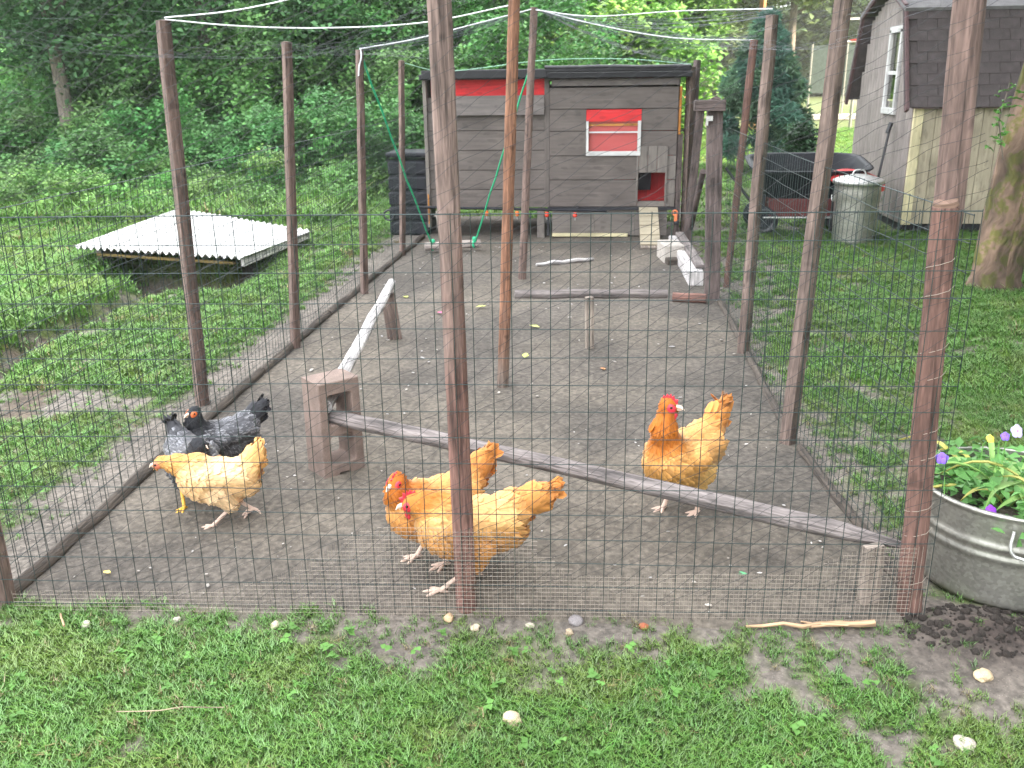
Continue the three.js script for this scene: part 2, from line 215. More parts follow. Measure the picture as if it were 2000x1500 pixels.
{ // trodden earth floor of the run, gently uneven
  const pos = [], uv = [], col = [], idx = [], nx = 90, nz = 190;
  for (let j = 0; j <= nz; j++) for (let i = 0; i <= nx; i++) {
    const z = lerp(-2.26, -10.2, j / nz), x = lerp(FX0 - 0.02, rightEdge(z) + 0.02, i / nx), ed = Math.min(x - FX0, rightEdge(z) - x), front = sm(-2.42, -2.27, z);
    pos.push(x, 0.004 + 0.022 * (fbm(x * 2.2 + 5, z * 2.2 + 30, 37, 3) - 0.42) * sm(0, 0.2, ed + 0.02) * (1 - front) + 0.004 * (fbm(x * 14, z * 14 + 60, 39, 2) - 0.5) - 0.02 * sm(-2.32, -2.26, z), z); uv.push(x, z);
    const a = fbm(x * 1.3 + 7, z * 1.3 + 31, 43, 4), b = fbm(x * 7, z * 7 + 90, 47, 3), k = 0.84 + 0.26 * (a - 0.5) + 0.18 * (b - 0.5), w = sm(0.42, 0.62, a);
    col.push(k * lerp(0.3, 0.36, w), k * lerp(0.268, 0.318, w), k * lerp(0.238, 0.27, w));
    if (i && j) { const A = j * (nx + 1) + i; idx.push(A - 1, A, A - nx - 1, A - 1, A - nx - 1, A - nx - 2); }
  }
  const g = new THREE.BufferGeometry(); g.setAttribute('position', new THREE.Float32BufferAttribute(pos, 3)); g.setAttribute('uv', new THREE.Float32BufferAttribute(uv, 2)); g.setAttribute('color', new THREE.Float32BufferAttribute(col, 3)); g.setIndex(idx.reverse()); g.computeVertexNormals();
  if (g.attributes.normal.getY(500) < 0) { g.setIndex(idx.reverse()); g.computeVertexNormals(); }
  solo('dirt_floor', g, new THREE.MeshStandardMaterial({ vertexColors: true, map: dirtMap, bumpMap: dirtBump, bumpScale: 0.01, roughness: 1 }), null, null, null, 'structure');
}
function instances(parent, name, geo, mat, list) { // list of [x,y,z, yaw, tiltX, tiltZ, scale, color]
  const m = show(new THREE.InstancedMesh(geo, mat, list.length)), q = new THREE.Quaternion(), e = new THREE.Euler(), X = new THREE.Matrix4(), P = V(0, 0, 0), S = V(1, 1, 1);
  list.forEach(([x, y, z, ry, rx, rz, s, c], i) => { e.set(rx, ry, rz, 'YXZ'); X.compose(P.set(x, y, z), q.setFromEuler(e), S.set(s, s, s)); m.setMatrixAt(i, X); m.setColorAt(i, c); });
  m.name = name; parent.add(m); return m;
}
function bladeTuft(n, h, w, spread, seed) {
  const R = rng(seed), pos = [], nor = [], idx = [];
  for (let i = 0; i < n; i++) {
    const a = R() * 6.283, d = Math.sqrt(R()) * spread, x = Math.cos(a) * d, z = Math.sin(a) * d, t = R() * 6.283, H = h * (0.5 + 0.7 * R()), bend = H * (0.25 + 0.75 * R()), cx = Math.cos(t), cz = Math.sin(t), W = w * (0.6 + 0.6 * R()), b = pos.length / 3;
    for (const [k, u] of [[0, 1], [0.55, 0.8], [1, 0.1]]) for (const s of [-1, 1]) { pos.push(x + cx * bend * k * k - cz * W * u * s * 0.5, H * k * (1 - 0.25 * k), z + cz * bend * k * k + cx * W * u * s * 0.5); nor.push(cx * 0.5 - cz * 0.3 * s, 0.8, cz * 0.5 + cx * 0.3 * s); }
    idx.push(b, b + 1, b + 2, b + 1, b + 3, b + 2, b + 2, b + 3, b + 4, b + 3, b + 5, b + 4);
  }
  const g = new THREE.BufferGeometry(); g.setAttribute('position', new THREE.Float32BufferAttribute(pos, 3)); g.setAttribute('normal', new THREE.Float32BufferAttribute(nor, 3));
  for (let i = 0; i < idx.length; i += 3) { const q = V(0, 0, 0).fromArray(pos, idx[i] * 3), r = V(0, 0, 0).fromArray(pos, idx[i + 1] * 3).sub(q), t = V(0, 0, 0).fromArray(pos, idx[i + 2] * 3).sub(q); if (r.cross(t).dot(q.fromArray(nor, idx[i] * 3)) < 0) [idx[i + 1], idx[i + 2]] = [idx[i + 2], idx[i + 1]]; }
  g.setIndex(idx); return g;
}
const lawnTop = new THREE.Group(); lawnTop.name = 'grass'; tag(lawnTop, 'short green lawn grass growing all round the chicken run', 'grass', null, 'stuff'); scene.add(lawnTop);
{
  const R = rng(77), near = [[], [], []], mid = [[], []], far = [[], []];
  const put = (list, x, z, s, lift = 0) => {
    const n = fbm(x * 1.7 + 60, z * 1.7 + 60, 53, 3), y = fbm(x * 5 + 3, z * 5 + 3, 59, 2), k = 0.92 + 0.3 * (n - 0.5) + 0.3 * (R() - 0.5), c = rgb((0.142 + 0.045 * sm(0.5, 0.75, y) + 0.04 * R()) * k, (0.315 + 0.05 * R()) * k, 0.064 * k);
    if (R() < 0.02) c.setRGB(0.33, 0.27, 0.12);
    list[Math.floor(R() * list.length)].push([x, ground(x, z) - 0.003 + lift, z, R() * 6.283, (R() - 0.5) * 0.3, (R() - 0.5) * 0.3, s, c]);
  };
  const zone = (list, x0, x1, z0, z1, step, s0, s1, skip) => { for (let x = x0; x < x1; x += step) for (let z = z0; z < z1; z += step) { const a = x + (R() - 0.5) * step * 1.6, b = z + (R() - 0.5) * step * 1.6, r = R(); if (inRun(a, b) || skip?.(a, b)) continue; const bb = bare(a, b); if (r < bb * 1.08 - 0.06) continue; put(list, a, b, lerp(s0, s1, R()) * (1 - 0.4 * bb)); } };
  const tub = (x, z) => Math.hypot(x - 1.26, z + 2.68) < 0.28;
  zone(near, -2.3, 1.9, -2.36, -1.25, 0.0175, 0.75, 1.2, tub);
  zone(near, -3.4, FX0 - 0.03, -4.2, -2.3, 0.028, 0.8, 1.3);
  zone(near, 0.84, 2.6, -4.4, -2.36, 0.024, 0.75, 1.2, tub);
  zone(mid, -5.6, FX0 - 0.03, -7.6, -4.2, 0.05, 0.8, 1.35); zone(mid, -5, -3.4, -4.2, -3, 0.05, 0.9, 1.4);
  zone(mid, 0.84, 4.4, -9.2, -4.4, 0.045, 0.8, 1.25, (x, z) => Math.hypot(x - 2.82, z + 6.85) < 0.2);
  zone(mid, -9, -1.9, -12.5, -7.6, 0.085, 1.1, 2.1); zone(mid, -8, -3.6, -7.6, -4, 0.075, 1.5, 2.8); zone(mid, -10, -3, -12.9, -9.6, 0.1, 2.5, 5.5);
  zone(far, -4, 9, -26, -9.5, 0.17, 0.9, 1.4, (x, z) => x > 2.7 && x < 6.5 && z > -11.4 || x > -1.8 && x < 0.8 && z > -10.1 && x < 0.6);
  [0, 1, 2].forEach((k) => instances(lawnTop, 'tuft', bladeTuft(17, 0.034, 0.0026, 0.022, 5 + k), GRASS, near[k]));
  [0, 1].forEach((k) => instances(lawnTop, 'tuft', bladeTuft(20, 0.05, 0.006, 0.04, 15 + k), GRASS, mid[k]));
  [0, 1].forEach((k) => { instances(lawnTop, 'tuft', bladeTuft(34, 0.06, 0.012, 0.12, 25 + k), GRASS, far[k]); });
}
// ------------------------------------------------------------------ leaves, trees, undergrowth
function leafCluster(n, len, wid, spread, seed, droop = 0.3) {
  const R = rng(seed), gs = [];
  for (let i = 0; i < n; i++) {
    const pos = [0, 0, 0, wid * 0.5, len * 0.1, len * 0.5, 0, -len * droop * 0.4, len, -wid * 0.5, len * 0.1, len * 0.5];
    const g = new THREE.BufferGeometry(); g.setAttribute('position', new THREE.Float32BufferAttribute(pos, 3)); g.setIndex([0, 2, 1, 0, 3, 2]); g.computeVertexNormals();
    T(g, 0, 0, 0, (R() - 0.35) * 1.4, R() * 6.283, (R() - 0.5) * 1.2); T(g, (R() - 0.5) * spread, (R() - 0.5) * spread, (R() - 0.5) * spread); gs.push(g.toNonIndexed());
  }
  return mergeGeometries(gs);
}
function blob(list, R, c, r, n, col, vary = 0.35, s0 = 0.7, s1 = 1.3) { // leaf clusters in clumps through an uneven ellipsoid
  const lob = Math.max(5, Math.round(n / 130)), L = [];
  for (let i = 0; i < lob; i++) { const a = R() * 6.283, u = R() * 2 - 1, q = Math.sqrt(1 - u * u), k = 0.55 + 0.45 * R(); L.push([c[0] + r[0] * q * Math.cos(a) * k, c[1] + r[1] * u * k, c[2] + r[2] * q * Math.sin(a) * k, 0.3 + 0.22 * R(), 0.75 + 0.5 * R()]); }
  for (let i = 0; i < n; i++) {
    const l = L[Math.floor(R() * lob)], a = R() * 6.283, u = R() * 2 - 1, q = Math.sqrt(1 - u * u), k = Math.pow(R(), 0.45) * l[3], x = l[0] + r[0] * q * Math.cos(a) * k, y = l[1] + r[1] * u * k * 0.8, z = l[2] + r[2] * q * Math.sin(a) * k;
    if (y < 0.02) continue;
    const v = l[4] * (1 + vary * (R() - 0.5) * 2), w = R() < 0.12 ? 1.25 : 1;
    list.push([x, y, z, R() * 6.283, (R() - 0.5) * 0.9, (R() - 0.5) * 0.9, lerp(s0, s1, R()), rgb(col[0] * v * w, col[1] * v * (w * 0.5 + 0.5), col[2] * v)]);
  }
}
const CL = [leafCluster(7, 0.085, 0.055, 0.16, 1), leafCluster(7, 0.075, 0.05, 0.16, 2)], CLbig = [leafCluster(9, 0.15, 0.1, 0.34, 3), leafCluster(9, 0.13, 0.09, 0.34, 4)];
function stuff(name, label, category) { const g = new THREE.Group(); g.name = nm(name); scene.add(g); return tag(g, label, category, null, 'stuff'); }
// the same list baked into one mesh with a colour per leaf (crowns of single trees)
const LEAFV = LEAF.clone(); LEAFV.vertexColors = true;
function baked(parent, name, geos, list) {
  const n = list.reduce((a, _, i) => a + geos[i % geos.length].attributes.position.count, 0), P = new Float32Array(n * 3), N = new Float32Array(n * 3), C = new Float32Array(n * 3), q = new THREE.Quaternion(), e = new THREE.Euler(), X = new THREE.Matrix4(), v = V(0, 0, 0); let k = 0;
  list.forEach(([x, y, z, ry, rx, rz, s, c], i) => {
    X.compose(V(x, y, z), q.setFromEuler(e.set(rx, ry, rz, 'YXZ')), V(s, s, s)); const g = geos[i % geos.length].attributes;
    for (let j = 0; j < g.position.count; j++, k += 3) { v.fromBufferAttribute(g.position, j).applyMatrix4(X); P[k] = v.x; P[k + 1] = v.y; P[k + 2] = v.z; v.fromBufferAttribute(g.normal, j).applyQuaternion(q); N[k] = v.x; N[k + 1] = v.y; N[k + 2] = v.z; C[k] = c.r; C[k + 1] = c.g; C[k + 2] = c.b; }
  });
  const g = new THREE.BufferGeometry(); g.setAttribute('position', new THREE.BufferAttribute(P, 3)); g.setAttribute('normal', new THREE.BufferAttribute(N, 3)); g.setAttribute('color', new THREE.BufferAttribute(C, 3)); return part(parent, name, g, LEAFV);
}
function plant2(parent, name, geos, list, mat = LEAF) { geos.forEach((g, k) => { const l = list.filter((_, i) => i % geos.length === k); if (l.length) instances(parent, name, g, mat, l); }); }
{ // the shrubby wood edge on the left and behind the coop
  const R = rng(501), low = [], high = [];
  for (let i = 0; i < 46; i++) { // front rank of brambles, shoulder high
    const t = i / 45, x = lerp(-10.5, -2.7, t) + (R() - 0.5) * 0.8, z = lerp(-12.6, -11.9, t) - R() * 0.9, h = 0.45 + 0.35 * R();
    blob(low, R, [x, h * 0.75, z], [0.7, h, 0.6], 300, [0.1 + 0.05 * R(), 0.26 + 0.07 * R(), 0.095], 0.4, 0.5, 1.0);
  }
  for (let i = 0; i < 44; i++) { // second rank, pale green
    const x = lerp(-10.5, 0.4, R()), z = -13.6 - R() * 2.4, h = 0.9 + 0.6 * R();
    blob(low, R, [x, h * 0.8, z], [1.0, h, 0.8], 420, [0.12 + 0.05 * R(), 0.3 + 0.07 * R(), 0.1], 0.4, 0.7, 1.3);
  }
  for (let i = 0; i < 70; i++) { const x = lerp(-9.5, -3.0, R()), z = -10.2 - R() * 2.1, h = 0.16 + 0.2 * R(); if (x > -5.2 && z > -10.4) continue; blob(low, R, [x, h * 0.7, z], [0.5, h, 0.35], 110, [0.15 + 0.05 * R(), 0.31 + 0.05 * R(), 0.1], 0.35, 0.4, 0.8); }
  for (let i = 0; i < 34; i++) blob(low, R, [lerp(-9, -1.2, R()), 1.1 + 2.2 * R(), -14.6 - R() * 2.2], [0.95, 0.7, 0.6], 240, [0.11 + 0.05 * R(), 0.27 + 0.06 * R(), 0.09], 0.4, 0.7, 1.3);
  const g = stuff('undergrowth', 'leafy green brambles and shrubs along the wood edge on the left', 'shrubs'); plant2(g, 'leaves', CL, low);
  for (let i = 0; i < 30; i++) { const x = lerp(-2.6, 0.5, R()), z = -18.5 - R() * 4, h = 1.1 + R() * 0.9; blob(high, R, [x, h * 0.8, z], [1.5, h, 1.1], 420, [0.14 + 0.05 * R(), 0.29 + 0.07 * R(), 0.07], 0.35, 0.7, 1.2); }
  const b = stuff('undergrowth', 'bright yellow green bushes beyond the back of the coop', 'shrubs'); plant2(b, 'leaves', CLbig, high);
}
function tree(name, label, base, h, crown, n, col, mat, r0, geos = CLbig, lean = 0, group) {
  const t = thing(name, label, 'tree', base, 0, group), R = rng(Math.round(Math.abs(base[0] * 131 + base[2] * 17)) + 3), lim = [];
  const top = V(lean * h, h * 0.85, 0);
  lim.push(tube([V(0, -0.1, 0), V(lean * h * 0.2, h * 0.25, 0), V(lean * h * 0.55, h * 0.55, 0.05), top], (k) => r0 * (1.15 - 0.85 * k), 9, { lump: 0.12, seed: 4 }));
  part(t, 'trunk', merge(lim), mat);
  const br = []; for (let i = 0; i < 7; i++) { const k = Math.max(0.3, (crown[3] - crown[1] * 0.6) / h) + 0.35 * i / 7, a = i * 2.4, s = V(lean * h * k, h * 0.85 * k, 0); br.push(tube([s, s.clone().add(V(Math.cos(a) * crown[0] * 0.4, h * 0.07, Math.sin(a) * crown[2] * 0.4)), s.clone().add(V(Math.cos(a) * crown[0] * 0.62, h * 0.1, Math.sin(a) * crown[2] * 0.62))], (q) => r0 * 0.3 * (1 - 0.7 * q), 5)); }
  part(t, 'branch', merge(br), mat);
  const list = []; blob(list, R, [lean * h * 0.7, crown[3], 0], crown, n, col, 0.4, 0.8, 1.5);
  baked(t, 'crown', geos, list); return t;
}
const tg = 'trees of the wood behind the run';
tree('tree', 'tree with a grey trunk at the far left edge behind the brambles', [-7.75, 0, -13.2], 7, [1.6, 2.1, 1.6, 4.0], 2600, [0.07, 0.165, 0.065], M.barkGrey, 0.11, CL, -0.02);
tree('tree', 'dark leafy tree leaning over the brambles left of the tallest left corner post', [-6.4, 0, -15.0], 6, [2.2, 2.2, 1.6, 2.6], 4200, [0.08, 0.19, 0.07], M.barkGrey, 0.12, CL, 0.03);
tree('tree', 'dark green tree above the brambles seen between the two front left posts', [-4.9, 0, -16.2], 6, [1.9, 1.9, 1.5, 2.7], 4200, [0.09, 0.215, 0.075], M.barkGrey, 0.1, CL, 0.05);
tree('tree', 'mid green tree behind the third and fourth left posts', [-3.3, 0, -17.2], 6.5, [1.8, 1.9, 1.5, 2.7], 3600, [0.13, 0.29, 0.085], M.barkGrey, 0.11, CL, -0.03);
tree('tree', 'slender tree with an orange brown trunk beyond the coop roof', [1.9, 0, -24], 8, [2.2, 2.1, 1.8, 4.8], 2200, [0.15, 0.28, 0.07], M.barkOrange, 0.11, CLbig, 0.01);
tree('tree', 'slender tree with an orange brown trunk just left of the blue green conifer', [3.9, 0, -26], 8, [2.2, 2.0, 1.8, 5.6], 2000, [0.14, 0.27, 0.07], M.barkOrange, 0.12, CLbig, 0.02);
tree('tree', 'yellow green tree filling the gap between the coop roof and the right hand posts', [0.3, 0, -23], 7, [2.6, 2.2, 1.8, 3.4], 2800, [0.14, 0.28, 0.07], M.barkGrey, 0.13, CLbig, 0);
tree('tree', 'olive coloured tree standing behind the tall conifer', [6.2, 0, -34], 9, [3.4, 2.6, 2.4, 5.4], 3000, [0.17, 0.24, 0.09], M.barkGrey, 0.16, CLbig, 0);
{ // the wood beyond, one mass
  const R = rng(909), far = [], w = stuff('distant_wood', 'distant green wood closing the view behind the lawn', 'wood');
  for (let i = 0; i < 90; i++) { const x = lerp(-30, 0.6, R()), z = -21 - R() * 9, y = 0.8 + R() * 5, k = R(); if (x > -1.5 && z > -25 || x > -0.4) continue; blob(far, R, [x, y, z], [2.1, 1.7, 1.6], 420, [lerp(0.09, 0.17, k), lerp(0.21, 0.31, k), lerp(0.075, 0.085, k)], 0.4, 1, 1.9); }
  for (let i = 0; i < 70; i++) { const x = lerp(-4, 40, R()), z = -52 - R() * 18, y = 1 + R() * 9; blob(far, R, [x, y, z], [4.5, 3, 3], 380, [0.15, 0.22, 0.085], 0.4, 2.2, 4); }
  for (let i = 0; i < 16; i++) blob(far, R, [lerp(-17, -5, R()), 1.2 + R() * 2.6, -18.5 - R() * 2], [1.8, 1.3, 1.2], 380, [0.07, 0.18, 0.06], 0.4, 1, 1.8);
  plant2(w, 'leaves', CLbig, far);
}
{ // shaded forest floor and bank behind everything so that no sky shows low down
  const list = []; for (let i = 0; i < 40; i++) { const x = -34 + i * 1.9, z = -33 - 3 * hash(i, 1, 2) - (x > 3 ? 40 : 0), h = 12 + 4 * hash(i, 2, 2); list.push(tube([V(x, -0.2, z), V(x + 0.2, h * 0.5, z), V(x + 0.1, h, z)], (k) => 0.2 - 0.12 * k, 6)); }
  solo('tree_trunks', merge(list), M.barkGrey, 'grey trunks of the distant wood behind the bushes', 'wood', null, 'stuff');
}
{ // blue green conifer behind the cart
  const t = thing('conifer', 'tall blue green conical conifer behind the black cart', 'tree', [2.42, 0, -15.2]), R = rng(31), l = [];
  part(t, 'trunk', tube([V(0, -0.1, 0), V(0, 1.2, 0), V(0.02, 2.25, 0)], (k) => 0.09 * (1 - 0.85 * k), 7), M.barkGrey);
  const spr = leafCluster(10, 0.13, 0.022, 0.06, 41);
  for (let i = 0; i < 95; i++) { const k = Math.pow(R(), 0.75), a = R() * 6.283, y0 = 0.15 + 2.1 * k, r0 = 0.66 * (1.0 - Math.pow(k, 1.8)) * (0.75 + 0.35 * R()), v0 = 0.75 + 0.6 * R(), cr = 0.2 - 0.08 * k, w = R() < 0.25 ? 0.06 : 0; for (let j = 0; j < 62; j++) { const b = R() * 6.283, u = R() * 2 - 1, q = Math.sqrt(1 - u * u), m = cr * Math.pow(R(), 0.4), v = v0 * (0.75 + 0.5 * R()); l.push([Math.cos(a) * r0 + Math.cos(b) * q * m, Math.max(0.04, y0 + u * m * 1.1), Math.sin(a) * r0 + Math.sin(b) * q * m, R() * 6.283, (R() - 0.5) * 1.6, (R() - 0.5) * 1.6, 0.5 + 0.6 * R(), rgb((0.12 + w) * v, (0.24 + w) * v, 0.18 * v)]); } }
  baked(t, 'foliage', [spr], l);
}
{ // dark bush beside the shed's far corner
  const t = thing('shrub', 'small dark green bush at the far corner of the shed', 'shrub', [2.62, 0, -12.4]), R = rng(32), l = [];
  part(t, 'stem', tube([V(0, -0.05, 0), V(0.03, 0.3, 0), V(0, 0.7, 0)], 0.02, 5), M.barkGrey);
  blob(l, R, [0, 0.5, 0], [0.42, 0.5, 0.4], 900, [0.035, 0.085, 0.035], 0.4, 0.5, 0.9); baked(t, 'leaves', CL, l);
}
{ // trees added out of frame to keep sun off the run and near lawn
  const R = rng(733), l = [], w = stuff('added_tree_belt', 'added trees out of view on the right that shade the yard', 'trees'), tr = [];
  for (let i = 0; i < 20; i++) { const z = -10.8 + (i >> 1) * 2.4 + (i % 2) * 1.2, x = (i % 2 ? 14.6 : 11.2) + 0.8 * R(); tr.push(tube([V(x, -0.2, z), V(x + 0.2, 5, z), V(x, 13, z)], (k) => 0.24 - 0.18 * k, 8)); blob(l, R, [x, 5.0, z], [2.4, 4.8, 2.1], 1700, [0.06, 0.16, 0.05], 0.4, 1.2, 2.2); blob(l, R, [x, 11.5, z], [2.3, 4.6, 2.0], 1700, [0.06, 0.16, 0.05], 0.4, 1.2, 2.2); }
  plant2(w, 'leaves', CLbig, l, std(rgb(1, 1, 1), { side: THREE.DoubleSide })); part(w, 'trunks', merge(tr), M.barkGrey);
}
{ // the mossy yard tree, its crown spreading over the run out of the frame
  const t = thing('tree', 'mossy leaning tree trunk by the shed at the right edge', 'tree', [2.82, 0, -6.85]), R = rng(33), l = [];
  const rootR = (k) => 0.165 + 0.1 * Math.exp(-k * 26) - 0.03 * k;
  part(t, 'trunk', tube([V(0, -0.1, 0), V(0, 0.06, 0), V(0.0, 0.2, 0), V(0.02, 0.5, 0), V(0.05, 0.9, 0), V(0.1, 1.4, 0.02), V(0.2, 2.2, 0.05), V(0.3, 3.2, 0.1), V(0.3, 4.4, 0.2)], rootR, 20, { lump: 0.16, seed: 6 }), M.bark);
  for (const [a, k] of [[2.6, 1], [3.6, 0.8], [0.4, 1], [1.5, 0.9], [5, 0.8]]) part(t, 'branch', tube([V(0.3, 3.3, 0.1), V(0.3 + Math.cos(a) * 1.4 * k, 4.6, 0.1 + Math.sin(a) * 1.4 * k), V(0.3 + Math.cos(a) * 3 * k, 5.4, 0.1 + Math.sin(a) * 3 * k)], (q) => 0.09 - 0.06 * q, 6), M.bark);
  for (const [x, y, z, r] of [[-1.8, 5.4, 0.6, 2.0], [0.4, 6.2, 0, 2.2], [-0.8, 5.6, 2.2, 1.8], [2, 5.6, 0.4, 1.9], [0.2, 5.6, -2.2, 1.9]]) blob(l, R, [x, y, z], [r, r * 0.6, r], 1100, [0.06, 0.17, 0.045], 0.4, 0.9, 1.6);
  baked(t, 'crown', CLbig, l).material = std(rgb(1, 1, 1), { side: THREE.DoubleSide, vertexColors: true });
  const s = []; for (let i = 0; i < 26; i++) s.push([-0.2 + (R() - 0.5) * 0.12 + 0.04 * (i / 26), 0.98 + 0.42 * i / 26, 0.16 + (R() - 0.5) * 0.08, R() * 6, R() - 0.5, R() - 0.5, 0.4 + 0.25 * R(), rgb(0.12, 0.3, 0.06)]);
  part(t, 'twig', tube([V(-0.12, 0.9, 0.12), V(-0.2, 1.15, 0.16), V(-0.17, 1.42, 0.17)], 0.004, 4), M.barkGrey); baked(t, 'sprout', [leafCluster(3, 0.09, 0.05, 0.05, 8)], s);
}
// ------------------------------------------------------------------ far lawn furniture
{
  const f = thing('court_fence', 'grey green windscreen fence far off between conifer and shed', 'fence', [7.35, 0, -31]);
  part(f, 'screen', box(2.1, 1.4, 0.02, 0, 1.5, 0), std(rgb(0.1, 0.135, 0.12), { map: gritMap }));
  for (const x of [-1.05, 0, 1.05]) part(f, 'post', T(new THREE.CylinderGeometry(0.03, 0.03, 2.3, 8), x, 1.1, 0.05), M.zinc);
  solo('court_kerb', box(3.4, 0.12, 1.2, 6.9, 0.5, -31.2), M.concreteWhite, 'pale strip of paving at the foot of the far fence', 'paving', null, null).position.y = -0.42;
  const h = thing('backboard', 'white rectangular backboard frame beyond the shed roof', 'backboard', [6.35, 0, -26]);
  part(h, 'frame', merge([box(0.62, 0.05, 0.05, 0, 2.72, 0), box(0.05, 0.55, 0.05, -0.29, 2.46, 0), box(0.05, 0.55, 0.05, 0.29, 2.46, 0), box(0.62, 0.05, 0.05, 0, 2.18, 0)]), M.white);
  part(h, 'pole', T(new THREE.CylinderGeometry(0.04, 0.04, 2.5, 8), 0.1, 1.2, -0.1), M.zinc); part(h, 'rim', T(new THREE.TorusGeometry(0.18, 0.02, 6, 18), 0, 2.2, 0.24, 1.57), M.redPlastic);
}
// ------------------------------------------------------------------ fence posts
function twoTone(m, g, y0, low, high) { const p = g.attributes.position; paint(g, null, (i) => { const k = sm(y0 - 0.25, y0 + 0.25, p.getY(i) + 0.5 * (fbm(p.getX(i) * 40 + 9, p.getY(i) * 5 + 9, 61, 3) - 0.5) + 0.06 * Math.atan2(p.getZ(i), p.getX(i))); return rgb(...low.map((v, j) => lerp(v, high[j], k))); }); m.material = M.twoTone; }
M.twoTone = wood(1, 1, 1, { vertexColors: true });
function post(name, label, a, b, r0, r1, mat, group, opt = {}) { const p = thing(name, label, 'post', [a[0], 0, a[2]], 0, group); part(p, 'pole', tube(seg([0, -0.12, 0], [b[0] - a[0], b[1], b[2] - a[2]], opt.n ?? 9, opt.wob ?? (opt.n > 20 ? 0.0015 : 0.005), opt.seed ?? 2), (t) => lerp(r0, r1, t), opt.sides ?? 12, { lump: opt.lump ?? 0.05, seed: opt.seed ?? 2 }), mat); return p; }
const FP = 'round wooden fence posts of the chicken run';
{
  post('fence_post', 'reddish brown corner post cut off by the left edge of the photo', [-1.79, 0, -2.275], [-1.77, 1.95, -2.275], 0.033, 0.03, M.postBrown, FP, { seed: 2 });
  post('fence_post', 'tall brown left side post behind the speckled hens, with ropes tied on its top', [-1.922, 0, -4.04], [-1.878, 1.734, -4.04], 0.036, 0.034, M.postBrown, FP, { seed: 3, sides: 4, lump: 0.02 });
  post('fence_post', 'brown left side post beside the right corner of the white corrugated sheet', [-1.782, 0, -5.01], [-1.671, 1.674, -5.01], 0.031, 0.029, M.postBrown, FP, { seed: 4, sides: 4, lump: 0.02 });
  post('fence_post', 'slim left side post that carries the white cord and the swing', [-1.722, 0, -6.4], [-1.64, 1.663, -6.4], 0.03, 0.028, M.postBrown, FP, { seed: 5, sides: 4, lump: 0.02 });
  post('fence_post', 'farthest slim left side post in front of the black bin', [-1.754, 0, -7.88], [-1.674, 1.616, -7.88], 0.027, 0.026, M.postBrown, FP, { seed: 6, sides: 4, lump: 0.02 });
  post('fence_post', 'thick peeled pole in the middle of the front fence, greyish above and reddish below', [-0.382, 0, -2.35], [-0.405, 2.1, -2.35], 0.031, 0.03, M.postRed, FP, { seed: 7, lump: 0.03, n: 40, sides: 16 }).children.forEach((m) => twoTone(m, m.geometry, 0.95, [0.29, 0.155, 0.13], [0.31, 0.225, 0.2]));
  post('fence_post', 'orange brown pole standing inside the run behind the front middle pole', [-0.498, 0, -4.39], [-0.405, 1.98, -4.39], 0.029, 0.026, M.postRust, FP, { seed: 8, n: 40, sides: 14 }).children.forEach((m) => twoTone(m, m.geometry, 0.28, [0.28, 0.22, 0.185], [0.36, 0.18, 0.11]));
  post('fence_post', 'thin dark brown pole deeper in the run left of the coop window', [-0.625, 0, -6.96], [-0.514, 1.94, -6.96], 0.031, 0.027, M.postBrown, FP, { seed: 9 });
  post('fence_post', 'tall brown right side post nearest the front corner', [0.787, 0, -3.72], [0.86, 1.95, -3.72], 0.038, 0.034, M.postGrey, FP, { seed: 11, sides: 5, lump: 0.03 });
  post('fence_post', 'second brown right side post in front of the conifer', [0.787, 0, -5.05], [0.817, 1.76, -5.05], 0.036, 0.033, M.postGrey, FP, { seed: 12, sides: 5, lump: 0.03 });
  post('fence_post', 'slender red brown pole leaning beside the gate', [0.9, 0, -6.75], [0.965, 1.69, -6.6], 0.024, 0.026, M.postRed, FP, { seed: 13 });
  post('fence_post', 'short dark post end showing above the fence right of the coop roof', [0.83, 0, -9.35], [0.852, 1.6, -9.35], 0.035, 0.035, M.postDark, FP, { seed: 14, sides: 4, lump: 0.02 });
  post('fence_post', 'grey weathered post at the right hand corner of the coop', [0.765, 0, -8.86], [0.755, 1.54, -8.86], 0.04, 0.042, M.postGrey, FP, { seed: 15, sides: 4, lump: 0.02 });
  // right front corner: two poles spliced one on the other
  const p = thing('fence_post', 'right front corner post made of two spliced reddish brown poles', 'post', [0.9, 0, -2.42]);
  part(p, 'lower_pole', tube(seg([0.004, -0.12, 0], [-0.05, 1.17, 0], 10, 0.005, 21), (t) => lerp(0.035, 0.032, t), 14, { lump: 0.06, seed: 21 }), M.postRed, 'red brown lower pole');
  part(p, 'upper_pole', tube(seg([-0.022, 1.02, -0.046], [-0.066, 2.05, -0.02], 9, 0.004, 22), (t) => 0.037 * (t < 0.1 ? 0.55 + 4.5 * t : 1), 14, { lump: 0.06, seed: 22 }), M.postPale, 'upper pole standing behind the sawn top of the lower one');
  for (let i = 0; i < 13; i++) { const y = 0.12 + i * 0.0762, cx = 0.004 - 0.054 * y / 1.17; if (i % 3 !== 1) part(p, 'wire_tie', tube([-1.9, -1.2, -0.4, 0.4, 1.2].map((a) => V(cx + 0.0365 * Math.sin(a), y + 0.012 * a, 0.0365 * Math.cos(a))), 0.0008, 4), M.zincWire); }
  part(p, 'cut_top', T(metric(new THREE.CylinderGeometry(0.029, 0.031, 0.014, 14)), -0.05, 1.178, 0, 0.1, 0, 0.2), wood(0.3, 0.19, 0.14), 'bare sawn top of the lower pole');
}
